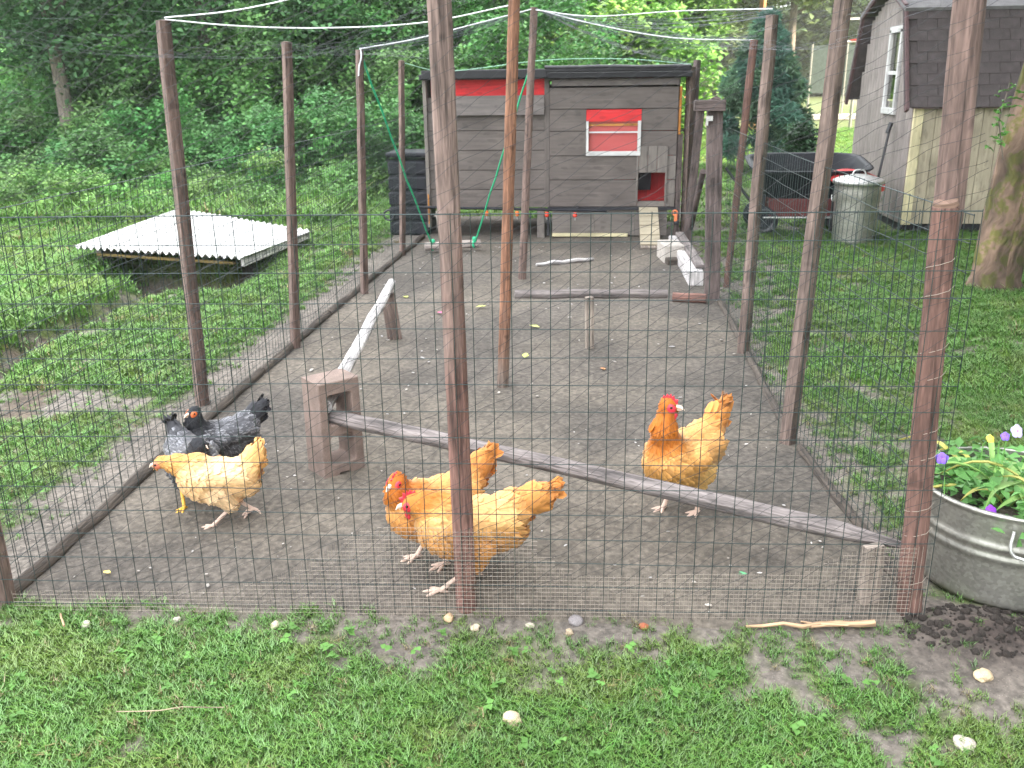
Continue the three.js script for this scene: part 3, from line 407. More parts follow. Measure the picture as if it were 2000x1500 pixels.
{ // side gate in the right fence
  const g = thing('gate', 'dark weathered side gate frame at the right of the run', 'gate', [0.754, 0, -6.34]);
  part(g, 'stile', box(0.1, 1.42, 0.08, -0.022, 0.6, 0, 0.006, 0, 0, 0.04), M.postDark); part(g, 'stile', box(0.07, 1.2, 0.07, 0.05, 0.6, -2.3, 0.006, 0, 0, -0.055), M.postDark);
  part(g, 'top_rail', tube(seg([-0.05, 1.315, 0.05], [0.08, 1.19, -2.36], 4, 0.004, 5), 0.036, 6, { lump: 0.04 }), M.postDark);
  part(g, 'lintel', box(0.2, 0.07, 0.06, -0.09, 1.29, 0.07, 0.006), M.postDark); part(g, 'brace', tube(seg([0.03, 0.16, -2.1], [0.02, 0.75, -1.2], 3, 0, 3), 0.026, 5), M.postDark);
  part(g, 'latch', merge([box(0.04, 0.03, 0.03, -0.085, 1.21, 0.05), box(0.015, 0.05, 0.02, -0.1, 1.19, 0.05)]), M.zincBright);
}
{ // dark edging timbers along both side fences
  const L = [[-1.79, -2.3, -1.8, -3.3], [-1.8, -3.32, -1.8, -4.5], [-1.8, -4.52, -1.8, -5.75], [-1.8, -5.77, -1.78, -7.0], [-1.78, -7.02, -1.74, -8.8]], w = ['nearest the front left corner', 'beside the speckled hens', 'below the second left post', 'below the white sheet', 'farthest back by the black bin'];
  L.forEach(([a, b, c, d], i) => { const t = thing('edging_timber', `dark half buried edging timber on the left side, ${w[i]}`, 'edging', [0, 0, 0], 0, 'dark edging timbers along the fence foot'); part(t, 'timber', tube(seg([a, 0.012, b], [c, 0.018, d], 8, 0.012, 7 + i), 0.026, 8, { lump: 0.2, seed: 8 + i }), M.edging); });
  const Rr = [[0.935, -2.5, 0.83, -3.65], [0.82, -3.75, 0.81, -5.0], [0.81, -5.1, 0.8, -6.25]], u = ['nearest the front right corner', 'between the two brown posts', 'next to the gate'];
  Rr.forEach(([a, b, c, d], i) => { const t = thing('edging_timber', `dark half buried edging timber on the right side, ${u[i]}`, 'edging', [0, 0, 0], 0, 'dark edging timbers along the fence foot'); part(t, 'timber', tube(seg([a, 0.004, b], [c, 0.008, d], 8, 0.012, 17 + i), 0.02, 8, { lump: 0.2, seed: 18 + i }), M.edging); });
}
// ------------------------------------------------------------------ wire and netting
const WR = 0.0013;
function weldedWire(label, a, b, h, bow) { // 2 x 3 inch mesh between ground points a and b
  const t = thing('wire_fence', label, 'wire fence'), L = Math.hypot(b[0] - a[0], b[1] - a[1]), n = Math.round(L / 0.0508), vs = [], hs = [], R = rng(Math.round(L * 100));
  const at = (k, y) => { const o = bow * Math.sin(k * L * 2.1) * Math.sin(y * 2.6 + 0.5) + 0.012 * (noise2(k * L * 3 + 9, y * 3 + 9, 6) - 0.5) + 0.004 * (hash(Math.round(k * L * 20), Math.round(y * 13), 4) - 0.5); return [lerp(a[0], b[0], k) + o * (b[1] - a[1]) / L, y, lerp(a[1], b[1], k) - o * (b[0] - a[0]) / L]; };
  for (let i = 0; i <= n; i++) { const k = i / n; vs.push(tube([0, 0.2, 0.4, 0.6, 0.8, 1].map((q) => V(...at(k, -0.02 + q * (h + 0.02)))), WR, 3, { cap: false })); }
  const rows = Math.round(h / 0.0762);
  for (let j = 0; j <= rows; j++) { const y = h - j * 0.0762, m = Math.ceil(L / 0.25), dr = 0.012 * (R() - 0.5); hs.push(tube(Array.from({ length: m + 1 }, (_, i) => V(...at(i / m, y + dr * Math.sin(i / m * 5) - (j ? 0 : 0.004)))), j ? WR : WR * 1.5, 3, { cap: false })); }
  part(t, 'upright_wires', merge(vs), M.wire).userData.kind = 'stuff'; part(t, 'level_wires', merge(hs), M.wire).userData.kind = 'stuff'; return t;
}
weldedWire('dark green welded wire mesh across the whole front of the run', [-1.8, -2.232], [0.928, -2.378], 1.17, 0.006);
weldedWire('dark green welded wire mesh along the left side of the run', [-1.815, -2.26], [-1.775, -8.8], 1.14, 0.012);
weldedWire('dark green welded wire mesh along the front part of the right side', [0.926, -2.44], [0.835, -3.72], 1.15, 0.008);
weldedWire('dark green welded wire mesh on the right side up to the gate', [0.835, -3.73], [0.8, -6.3], 1.15, 0.01);
{ // half inch hardware cloth along the foot of the front fence
  const t = thing('hardware_cloth', 'fine tan wire cloth along the foot of the front fence', 'wire mesh'), vs = [], hs = [], z = (x) => -2.226 - 0.0533 * (x + 1.8), top = (x) => 0.07 + 0.07 * sm(-1.2, -0.8, x) + 0.14 * sm(-0.95, -0.6, x) * (1 - sm(-0.3, -0.05, x)) + 0.09 * sm(0.5, 0.8, x) + 0.02 * noise2(x * 3, 1, 5);
  for (let x = -1.72; x < 0.93; x += 0.0127) { const w = 0.003 * (hash(Math.round(x * 100), 1, 1) - 0.5); vs.push(wire([x, -0.01, z(x)], [x + w, top(x), z(x) + 0.004], 0.00055)); }
  for (let y = 0.012; y < 0.3; y += 0.0127) { let run = null; for (let x = -1.72; x <= 0.93; x += 0.05) { const ok = top(x) > y; if (ok && run === null) run = x; if (run !== null && (!ok || x + 0.05 > 0.93)) { if (x > run + 0.02) { const m = Math.max(1, Math.round((x - run) / 0.15)); hs.push(tube(Array.from({ length: m + 1 }, (_, i) => { const q = lerp(run, x, i / m); return V(q, y + 0.003 * (noise2(q * 6, y * 9, 3) - 0.5), z(q) + 0.002); }), 0.00055, 3, { cap: false })); } run = null; } } }
  part(t, 'upright_wires', merge(vs), M.zincWire).userData.kind = 'stuff'; part(t, 'level_wires', merge(hs), M.zincWire).userData.kind = 'stuff';
}
function drapedNet(label, P, du, dv, rows, stretch, half, mat = M.net, r = 0.00062) { // P(u, v) -> point; threads run along u and touch their neighbours at knots
  const t = thing('bird_net', label, 'netting'), gs = [];
  for (let i = 0; i < rows; i++) { const pts = [], n = Math.ceil(stretch / half); for (let j = 0; j <= n; j++) { const u = j * half, s = (i + j) % 2 ? 0.24 : -0.24; const p = P(u - half * 0.1, (i + s) * dv), q = P(u + half * 0.1, (i + s) * dv); if (p && q) { pts.push(p, q); } else if (pts.length) { if (pts.length > 3) gs.push(tube(pts.splice(0), r, 3, { cap: false })); else pts.length = 0; } } if (pts.length > 3) gs.push(tube(pts, r, 3, { cap: false })); }
  part(t, 'threads', merge(gs), mat).userData.kind = 'stuff'; return t;
}
{ // the net hung down the front, its diamonds pulled into long slanting lines
  const ang = 0.43, c = Math.cos(ang), s = Math.sin(ang);
  drapedNet('black bird net stretched slantwise down the front of the run', (u, v) => { const x = -2.6 + u * c - v * s * 0.6, y = -2.1 + u * s + v * c + 0.03 * Math.sin(u * 1.7 + v) - 0.12 * Math.sin((u * c) * 1.15); if (x < -1.78 || x > 0.93 || y < 0.03 + 0.05 * noise2(x * 3, 2, 4) || y > 1.98) return null; return V(x, y, -2.2 - 0.0533 * (x + 1.8) + 0.012 * Math.sin(x * 7 + y * 5)); }, 1, 0.036, 128, 4.6, 0.11);
  drapedNet('black bird net stretched along the left side of the run', (u, v) => { const z = -8.9 + u * 0.94 - v * 0.3, y = -2.4 + u * 0.34 + v * 0.94; if (z > -2.28 || z < -8.8 || y < 0.02 || y > 1.68) return null; return V(-1.83 + 0.012 * Math.sin(z * 3 + y * 4), y, z); }, 1, 0.042, 100, 8, 0.1);
}
{ // the net over the top, sagging between its poles, with the gathered bundles
  const peaks = [[-0.514, 1.95, -6.96], [-0.405, 1.99, -4.39], [-0.405, 2.1, -2.35]], H = (x, z) => { let h = 1.66 + 0.03 * Math.sin(x * 3 + z); for (const [a, b, c] of peaks) h = Math.max(h, b - 0.42 * Math.hypot(x - a, (z - c) * 0.55)); return h; };
  drapedNet('dark net roof sagging between the pole tops', (u, v) => { const x = -1.75 + v, z = -8.3 + u; if (x > 0.85 || z > -2.3) return null; return V(x, H(x, z) - 0.06 * Math.abs(Math.sin(z * 1.3)), z); }, 1, 0.075, 35, 6.1, 0.14, M.netGrey, 0.0004);
  const t = thing('net_seam', 'grey gathered seams of the net roof radiating from the dark inner pole', 'netting'), top = [-0.514, 1.935, -6.96], R = rng(8);
  const bundle = (b, sag, n, sp) => { const gs = []; for (let i = 0; i < n; i++) { const d = [(R() - 0.5) * sp, (R() - 0.5) * sp, (R() - 0.5) * sp]; gs.push(tube(seg(top, [b[0] + d[0], b[1] + d[1], b[2] + d[2]], 8, 0.012, i + 3, sag + (R() - 0.5) * 0.05), 0.001, 3, { cap: false })); } return merge(gs); };
  part(t, 'seam', bundle([-1.64, 1.68, -6.4], 0.04, 12, 0.05), M.netGrey); part(t, 'seam', bundle([0.965, 1.69, -6.6], 0.07, 14, 0.06), M.netGrey); part(t, 'seam', bundle([0.755, 1.55, -8.86], 0.06, 8, 0.1), M.netGrey); part(t, 'seam', bundle([0.817, 1.78, -5.05], 0.08, 9, 0.06), M.netGrey);
}
function rope(label, pts, r, mat, group, name = 'cord') { return solo(name, tube(new THREE.CatmullRomCurve3(pts.map((p) => V(...p))).getPoints(pts.length * 6), r, 6), mat, label, 'cord', group); }
rope('white cord running from the tall left post up out of the frame', [[-1.87, 1.745, -4.04], [-1.5, 1.765, -3.95], [-1.1, 1.83, -3.85], [-0.6, 1.95, -3.4]], 0.0032, M.rope);
rope('white cord sagging from the tall left post to the orange brown pole', [[-1.87, 1.738, -4.04], [-1.6, 1.712, -4.12], [-1.24, 1.7, -4.2], [-0.8, 1.72, -4.3], [-0.42, 1.79, -4.39]], 0.0032, M.rope);
rope('white cord from the slim left post to the dark inner pole', [[-1.64, 1.67, -6.4], [-1.3, 1.73, -6.55], [-0.9, 1.83, -6.75], [-0.52, 1.93, -6.95]], 0.0042, M.rope);
rope('pale cord hanging down the top of the slim left post', [[-1.625, 1.675, -6.37], [-1.622, 1.62, -6.366], [-1.64, 1.56, -6.366], [-1.648, 1.5, -6.366]], 0.005, M.rope);
rope('pale cord sagging from the dark inner pole to the leaning red pole', [[-0.514, 1.93, -6.96], [-0.1, 1.82, -6.85], [0.45, 1.715, -6.7], [0.965, 1.69, -6.6]], 0.0038, M.rope);
rope('pale cord from the dark inner pole to the second right post', [[-0.514, 1.925, -6.96], [-0.1, 1.84, -6.3], [0.4, 1.82, -5.6], [0.817, 1.79, -5.05]], 0.003, M.rope);
rope('pale green cord stretched above the coop roof', [[-1.67, 1.6, -7.88], [-1.4, 1.53, -8.3], [-0.5, 1.615, -8.75], [0.2, 1.61, -8.8], [0.755, 1.56, -8.84]], 0.0035, std(rgb(0.35, 0.6, 0.45)));
// ------------------------------------------------------------------ the coop
{
  const ZF = -8.85, c = thing('chicken_coop', 'raised taupe wooden chicken coop with red openings at the back of the run', 'chicken coop', [0, 0, 0]);
  const bd = (x0, x1, y0, y1, z, d, m, name = 'siding_board', rx = 0) => part(c, name, box(x1 - x0 - 0.002, y1 - y0 - 0.005, d, (x0 + x1) / 2, (y0 + y1) / 2, z, 0.003, rx), m);
  // left section
  for (const [a, b] of [[0.29, 0.46], [0.46, 0.64], [0.64, 0.82], [0.82, 1.0], [1.0, 1.165]]) bd(-1.66, -0.54, a, b, ZF, 0.022, M.taupe, 'siding_board', -0.012);
  bd(-1.66, -0.54, 1.165, 1.3, ZF - 0.02, 0.02, M.taupe); part(c, 'vent_flap', box(0.94, 0.175, 0.022, -1.03, 1.225, ZF + 0.045, 0.003, -0.16), M.taupe2, 'lighter board let down below the red vent');
  bd(-1.62, -0.545, 1.3, 1.49, ZF - 0.03, 0.02, M.red, 'vent_board'); bd(-0.562, -0.515, 0.29, 1.5, ZF + 0.016, 0.03, M.taupe, 'batten'); bd(-1.69, -1.655, 0.1, 1.52, ZF + 0.015, 0.05, M.taupeOld, 'corner_board');
  part(c, 'rust_strip', box(0.012, 0.28, 0.012, -1.672, 0.28, ZF + 0.05), M.orange);
  // right section with window and pop door
  const X0 = -0.515, X1 = 0.655, W = [-0.175, 0.325, 0.77, 1.18], D = [0.315, 0.555, 0.355, 0.605], ZR = ZF + 0.03;
  for (const [a, b] of [[0.3, 0.55], [0.55, 0.77], [0.77, 0.99], [0.99, 1.185], [1.185, 1.375]]) {
    const h = b - 0.01 <= W[3] && a >= W[2] - 0.01 ? W : a < 0.56 ? D : null;
    if (!h) { bd(X0, X1, a, b, ZR, 0.022, M.taupe, 'siding_board', -0.012); continue; }
    if (h === D) { bd(X0, D[0] - 0.01, a, b, ZR, 0.022, M.taupe, 'siding_board', -0.012); bd(D[1] + 0.01, X1, a, b, ZR, 0.022, M.taupeOld, 'siding_board', -0.012); } else { bd(X0, W[0], a, b, ZR, 0.022, M.taupe, 'siding_board', -0.012); bd(W[1], X1, a, b, ZR, 0.022, M.taupe, 'siding_board', -0.012); }
  }
  bd(D[0] - 0.01, D[1] + 0.01, 0.3, D[2], ZR - 0.003, 0.02, M.taupeOld); 
  bd(X0 + 0.02, X1, 1.385, 1.45, ZR + 0.022, 0.022, M.taupe2, 'frieze_board', -0.1); bd(X0, X1, 1.43, 1.5, ZR - 0.01, 0.02, M.taupe, 'frieze_board'); bd(-0.46, -0.36, 1.452, 1.468, ZR + 0.004, 0.012, M.red, 'red_chink'); bd(-0.02, 0.42, 1.45, 1.462, ZR + 0.004, 0.012, M.red, 'red_chink');
  part(c, 'sliding_door', merge([0, 1, 2].map((i) => box(0.081, 0.24, 0.014, D[0] + 0.04 + i * 0.083, 0.735, ZR + 0.02, 0.003))), M.taupeOld, 'weathered vertical boards of the raised pop door');
  for (const x of [D[0] - 0.012, D[1] + 0.012]) part(c, 'door_runner', box(0.018, 0.5, 0.02, x, 0.6, ZR + 0.02, 0.003), M.taupeOld);
  // inside: red floor, walls, partition
  part(c, 'inner_wall', merge([box(0.02, 0.8, 0.7, 0.1, 0.7, ZF - 0.4), box(0.55, 0.8, 0.02, 0.38, 0.7, ZF - 0.3)]), M.redIn); part(c, 'floor', box(2.3, 0.03, 1.1, -0.5, 0.305, ZF - 0.58), M.redIn); part(c, 'inside_shade', box(0.16, 0.2, 0.12, 0.36, 0.54, ZF - 0.2, 0.01, 0.3), M.dark);  // small dark block put in for the shade inside the pop door
  // window
  const w = part(c, 'window', box(0.5, 0.105, 0.02, 0.075, 1.127, ZR + 0.004), M.red, 'red board over the top of the window');
  part(w, 'frame', merge([box(0.5, 0.04, 0.035, 0.075, 0.79, ZR + 0.02, 0.004), box(0.022, 0.27, 0.03, -0.164, 0.945, ZR + 0.02, 0.003), box(0.03, 0.27, 0.03, 0.31, 0.945, ZR + 0.02, 0.003)]), M.white);
  part(w, 'glazing_bar', box(0.445, 0.014, 0.012, 0.073, 0.98, ZR + 0.012), M.white); part(w, 'pane', box(0.45, 0.27, 0.003, 0.073, 0.94, ZR + 0.002), M.glass); part(w, 'curtain', box(0.47, 0.3, 0.01, 0.073, 0.94, ZR - 0.022), std(rgb(0.55, 0.1, 0.1), { roughness: 0.8 })); part(w, 'shelf', box(0.45, 0.02, 0.014, 0.073, 1.045, ZR - 0.008), M.orange);
  // sides, back, roof
  part(c, 'side_wall', box(0.02, 1.2, 1.18, -1.665, 0.88, ZF - 0.62), M.taupe); part(c, 'side_wall', box(0.02, 1.2, 1.18, 0.66, 0.88, ZF - 0.62), M.taupe); part(c, 'back_wall', box(2.3, 1.1, 0.02, -0.5, 0.84, ZF - 1.22), M.taupe);
  part(c, 'corner_trim', box(0.022, 0.42, 0.03, 0.672, 1.165, ZR + 0.004, 0.003), M.orange, 'bare orange wood strip'); part(c, 'leg', box(0.05, 0.98, 0.06, 0.685, 0.47, ZR - 0.03, 0.005), M.postDark); part(c, 'leg', box(0.07, 0.3, 0.07, -0.6, 0.13, ZR - 0.06, 0.005), M.taupeOld); part(c, 'leg', box(0.06, 0.3, 0.06, -1.42, 0.15, ZF - 0.05, 0.005), M.dark); part(c, 'leg', box(0.07, 0.3, 0.07, -1.6, 0.13, ZF - 1.15, 0.005), M.taupeOld); part(c, 'sill_beam', box(1.2, 0.03, 0.05, 0.07, 0.285, ZR - 0.02), M.dark);
  part(c, 'roof', merge([box(2.46, 0.05, 1.45, -0.47, 1.5, ZF - 0.58, 0.01, 0.03), box(1.14, 0.075, 0.025, -1.1, 1.5, ZF + 0.155, 0.008), box(1.3, 0.05, 0.04, 0.1, 1.53, ZF + 0.15, 0.015)]), M.black); part(c, 'roof_edge', tube(seg([-0.55, 1.55, ZF + 0.16], [0.73, 1.545, ZF + 0.16], 8, 0.006, 3), 0.016, 7), M.blackShiny);
  // skirt under the right section, ramp
  part(c, 'skirt', merge([box(0.4, 0.24, 0.015, -0.29, 0.145, ZR - 0.04), box(0.38, 0.24, 0.015, 0.102, 0.145, ZR - 0.043), box(0.3, 0.24, 0.015, 0.445, 0.145, ZR - 0.04)]), M.taupeOld); part(c, 'skirt_rail', box(0.72, 0.03, 0.03, -0.13, 0.03, ZR - 0.02, 0.004), M.creamTrim); part(c, 'gap_shade', box(0.02, 0.24, 0.02, -0.53, 0.14, ZR - 0.05), M.dark);  // thin dark strip stands for the shade in the gap beside the skirt
  const rp = part(c, 'ramp', box(0.17, 0.018, 0.66, 0.415, 0.145, -8.5, 0.003, 0.395), M.board);
  for (let i = 0; i < 4; i++) part(rp, 'plank', box(0.176, 0.016, 0.148, 0.415, 0.262 - 0.0625 * i, -8.744 + 0.152 * i, 0.003, 0.395), M.cream);
}
{ // drinker pipe with red nipples
  const t = thing('drinker_pipe', 'dark drinker pipe with red nipples across the foot of the coop', 'water pipe'), at = (k) => [lerp(-1.754, 0.026, k), lerp(0.317, 0.284, k), -8.66];
  part(t, 'pipe', tube(seg(at(0), at(1), 8, 0.004, 4), 0.013, 8), M.plastic);
  for (const x of [-1.098, -0.808, -0.53, -0.267]) { const y = lerp(0.317, 0.284, (x + 1.754) / 1.78), n = part(t, 'nipple', merge([T(new THREE.CylinderGeometry(0.015, 0.021, 0.03, 10), x, y - 0.035, -8.66), T(new THREE.SphereGeometry(0.018, 10, 8), x, y - 0.052, -8.66)]), std(x > -0.6 ? rgb(0.8, 0.05, 0.02) : rgb(0.8, 0.16, 0.02), { roughness: 0.4 })); part(n, 'pin', T(new THREE.CylinderGeometry(0.004, 0.004, 0.03, 6), x, y - 0.08, -8.66), M.zincBright); }
  for (const x of [-1.45, -0.25]) part(t, 'bracket', box(0.02, 0.02, 0.17, x, 0.3, -8.74), M.dark);
}
{ // small orange clip by the gate side of the coop
  const t = thing('hook', 'orange clip hanging low on the coop corner post', 'clip', [0.66, 0.2, -8.77]); part(t, 'clip', merge([T(new THREE.TorusGeometry(0.022, 0.009, 6, 14), 0, 0.05, 0), box(0.03, 0.06, 0.02, 0.01, 0, 0, 0.006)]), std(rgb(0.8, 0.22, 0.08), { roughness: 0.5 })); part(t, 'strap', box(0.04, 0.04, 0.03, 0.02, -0.04, -0.01, 0.006), M.dark);
}
{ // ribbed black bin left of the coop
  const t = thing('bin', 'ribbed black plastic bin left of the coop', 'bin', [-1.9, 0, -9.15]); part(t, 'body', merge([0, 1, 2, 3, 4].map((i) => box(0.4 - i * 0.004, 0.13, 0.4, 0, 0.07 + i * 0.145, 0, 0.02)).concat(box(0.36, 0.72, 0.36, 0, 0.36, 0))), M.plastic); part(t, 'lid', box(0.41, 0.05, 0.42, 0, 0.775, 0, 0.02), M.plastic); part(t, 'handle', T(new THREE.TorusGeometry(0.05, 0.01, 6, 14), -0.2, 0.2, 0.2), M.blackShiny);
}
// ------------------------------------------------------------------ swing, roosts, block, things on the earth floor
{
  const t = thing('swing', 'small log swing hanging on two green ropes near the coop', 'swing', [0, 0, 0]);
  part(t, 'seat', tube(seg([-1.57, 0.06, -8.0], [-1.09, 0.07, -8.12], 5, 0.006, 4), 0.036, 10, { lump: 0.08 }), wood(0.55, 0.48, 0.45));
  part(t, 'rope', tube(seg([-1.63, 1.62, -6.42], [-1.5, 0.06, -8.02], 9, 0.012, 6, 0.03), 0.007, 6), M.greenRope); part(t, 'rope', tube(seg([-0.56, 1.5, -6.97], [-1.14, 0.07, -8.1], 9, 0.008, 8, 0.0), 0.007, 6), M.greenRope);
  for (const p of [[-1.5, 0.06, -8.02], [-1.14, 0.07, -8.1]]) part(t, 'knot', merge([T(new THREE.TorusGeometry(0.03, 0.011, 6, 14), ...p, 0, 1.3, 0), T(new THREE.SphereGeometry(0.022, 8, 6), p[0], p[1] + 0.045, p[2])]), M.greenRope);
}
{
  const t = thing('concrete_block', 'hollow concrete block standing on end and holding the perches', 'block', [-1.05, 0, -3.32], Math.PI / 4), s = new THREE.Shape();
  const w = 0.088, h = 0.39; s.moveTo(-w, 0); s.lineTo(-0.03, 0); s.lineTo(-0.022, 0.018); s.lineTo(0.022, 0.016); s.lineTo(0.03, 0); s.lineTo(w, 0); s.lineTo(w - 0.004, h); s.lineTo(-w + 0.004, h); s.closePath();
  const rr = (y0, y1) => { const p = new THREE.Path(), a = 0.056, r = 0.02; p.moveTo(-a + r, y0); p.lineTo(a - r, y0); p.quadraticCurveTo(a, y0, a, y0 + r); p.lineTo(a, y1 - r); p.quadraticCurveTo(a, y1, a - r, y1); p.lineTo(-a + r, y1); p.quadraticCurveTo(-a, y1, -a, y1 - r); p.lineTo(-a, y0 + r); p.quadraticCurveTo(-a, y0, -a + r, y0); return p; };
  s.holes.push(rr(0.05, 0.175), rr(0.215, 0.345));
  part(t, 'block', T(metric(new THREE.ExtrudeGeometry(s, { depth: 0.13, bevelEnabled: true, bevelSize: 0.004, bevelThickness: 0.004, bevelSegments: 1, curveSegments: 6 })), 0, 0, -0.065), M.concrete);
}
solo('perch_log', tube(seg([-1.08, 0.236, -3.31], [0.9, 0.186, -2.475], 24, 0.0025, 5, -0.008), (t) => (0.029 + 0.001 * Math.sin(t * 9)) * (t > 0.9 ? 1 - (t - 0.9) * 7 : 1), 14, { lump: 0.02, seed: 5 }), M.roost, 'long grey perch log from the concrete block to the right front corner post', 'perch');
{ const t = thing('perch_pole', 'pale white perch pole slanting back from the concrete block to a stub board', 'perch'); part(t, 'pole', tube(seg([-1.06, 0.29, -3.26], [-1.25, 0.33, -5.3], 8, 0.008, 6), (k) => 0.03 - 0.004 * k, 10, { lump: 0.05, seed: 6 }), M.pale); part(t, 'support_board', box(0.085, 0.29, 0.035, -1.245, 0.14, -5.22, 0.004, 0, 0.3, 0.1), M.postGrey); }
{ const t = thing('perch_rail', 'grey horizontal perch on one leg beside the orange brown pole', 'perch'); part(t, 'log', tube(seg([-0.49, 0.325, -5.05], [0.365, 0.305, -5.18], 8, 0.01, 9), 0.026, 10, { lump: 0.08, seed: 9 }), M.roost); part(t, 'leg', box(0.045, 0.34, 0.035, -0.07, 0.14, -5.07, 0.004, 0, 0.4, 0.02), M.board); }
{ const t = thing('support_stake', 'short weathered board propping the perch beside the right front corner post', 'board', [0.8, 0, -2.475]); part(t, 'board', box(0.06, 0.22, 0.03, 0, 0.08, 0, 0.004, 0, 0.4, 0.03), M.board); }
solo('log_stub', tube(seg([0.48, 0.035, -6.25], [0.7, 0.035, -6.21], 4, 0.004, 3), 0.034, 9, { lump: 0.1 }), wood(0.3, 0.16, 0.13), 'short red brown log lying at the foot of the gate post', 'log');
{ const t = thing('threshold_beam', 'weathered grey timber beam lying along the gate opening', 'beam', [0.66, 0, -7.55], 0.03); part(t, 'beam', box(0.11, 0.11, 1.6, 0, 0.055, 0, 0.01), M.pale); part(t, 'plank', box(0.07, 0.03, 1.5, 0.04, 0.127, -0.05, 0.005), M.roost); }
{ const t = thing('pale_block', 'pale concrete block beside the foot of the ramp', 'block', [0.56, 0, -7.75], 0.15); part(t, 'block', box(0.17, 0.15, 0.3, 0, 0.075, 0, 0.012), M.concreteWhite); part(t, 'base_brick', box(0.15, 0.05, 0.1, 0, 0.03, 0.19, 0.008), M.edging); }
solo('stick', tube(seg([-0.54, 0.022, -7.42], [-0.08, 0.025, -7.66], 7, 0.02, 6), (t) => 0.012 + 0.006 * Math.sin(t * 3.1), 7, { lump: 0.15 }), M.pale, 'white peeled stick lying on the earth in the middle of the run', 'stick');
solo('twig', merge([tube(seg([0.42, 0.012, -2.3], [0.78, 0.02, -2.335], 7, 0.012, 6), (t) => 0.004 + 0.007 * t, 6, { lump: 0.2 }), tube(seg([0.6, 0.02, -2.3], [0.77, 0.012, -2.35], 4, 0.01, 9), 0.004, 5), tube(seg([0.58, 0.01, -2.34], [0.7, 0.03, -2.3], 3, 0.01, 19), 0.003, 5)]), wood(0.62, 0.42, 0.26), 'frayed tan stick lying along the foot of the front fence', 'stick');
solo('twig', tube(seg([-1.56, 0.02, -2.2], [-1.5, 0.035, -2.12], 3, 0.004, 3), 0.003, 5), wood(0.6, 0.4, 0.24), 'short tan twig in the grass near the left corner post', 'twig');
solo('twig', tube(seg([-1.16, 0.04, -1.77], [-0.9, 0.045, -1.8], 5, 0.01, 4), 0.0016, 4), wood(0.5, 0.4, 0.28), 'thin dry stalk lying in the grass at the lower left', 'twig');
{ // litter on the earth: pale chips nobody would count
  const R = rng(404), gs = []; for (let i = 0; i < 210; i++) { const z = -2.35 - 6.3 * Math.pow(R(), 1.6), x = lerp(-1.7, 0.78, R()), s = 0.0025 + 0.006 * R() * R() + (z > -4 ? 0 : 0.003), g = new THREE.IcosahedronGeometry(s, 0); g.scale(1 + R(), 0.4, 0.6 + R() * 0.6); const w = R(), k = 0.28 + 0.42 * R() * R(); paint(g, rgb(k, k * (0.9 + 0.06 * w), k * (0.78 + 0.15 * w))); gs.push(T(g, x, 0.012 + 0.018 * (fbm(x * 2.2 + 5, z * 2.2 + 30, 37, 3) - 0.42), z, 0, R() * 6, (R() - 0.5) * 0.6)); }
  solo('litter', merge(gs), new THREE.MeshStandardMaterial({ vertexColors: true, roughness: 0.9 }), 'pale chips and bits of feather strewn over the earth', 'litter', null, 'stuff');
  const cl = []; for (let i = 0; i < 420; i++) { const a = R() * 6.28, q = Math.sqrt(R()), x = 1.1 + 0.26 * q * Math.cos(a), z = -2.32 + 0.11 * q * Math.sin(a), g = new THREE.IcosahedronGeometry(0.0025 + 0.011 * R() ** 4, 1); const p = g.attributes.position; for (let k = 0; k < p.count; k++) { const f = 0.75 + 0.5 * hash(Math.round(p.getX(k) * 4e3), Math.round(p.getY(k) * 4e3) + Math.round(p.getZ(k) * 3e3), i); p.setXYZ(k, p.getX(k) * f, p.getY(k) * f * 0.8, p.getZ(k) * f); } cl.push(T(g, x, ground(x, z) + 0.001, z, R() * 6, R() * 6)); }
  solo('soil_clods', merge(cl), M.soil, 'dark crumbly soil heaped along the foot of the tub', 'soil', null, 'stuff');
}
function leafOn(name, label, p, s, c, cat, ry = 0) { const g = new THREE.BufferGeometry(); g.setAttribute('position', new THREE.Float32BufferAttribute([0, 0, 0, 0.28, 0.1, 0.45, 0, 0.03, 0.5, -0.28, 0.1, 0.4, 0.15, 0.12, 0.85, 0, 0.1, 1.05, -0.18, 0.1, 0.8].map((v) => v * s), 3)); g.setIndex([0, 2, 1, 0, 3, 2, 1, 2, 4, 2, 5, 4, 2, 3, 6, 2, 6, 5]); g.computeVertexNormals(); const m = solo(name, g, std(c, { side: THREE.DoubleSide, roughness: 0.6 }), label, cat); m.position.set(...p); m.rotation.y = ry; }
leafOn('fallen_leaf', 'green leaf lying on the earth near the right end of the long perch', [0.43, 0.01, -2.6], 0.035, rgb(0.1, 0.35, 0.16), 'leaf', 1.3);
leafOn('fallen_leaf', 'small yellow leaf on the earth near the left edging timber', [-1.57, 0.012, -2.46], 0.035, rgb(0.75, 0.55, 0.12), 'leaf', 1.1);
leafOn('fallen_leaf', 'brown curled leaf on the earth right of the perch leg', [0.0, 0.012, -4.7], 0.05, rgb(0.5, 0.22, 0.08), 'leaf', 0.4);
leafOn('petal', 'bright pink petal, the nearer of two beside the pale perch pole', [-1.08, 0.015, -5.85], 0.06, rgb(0.8, 0.1, 0.25), 'petal', 0.6);
leafOn('petal', 'darker pink petal, the farther of two beside the pale perch pole', [-1.05, 0.015, -6.15], 0.05, rgb(0.7, 0.06, 0.18), 'petal', 1.9);
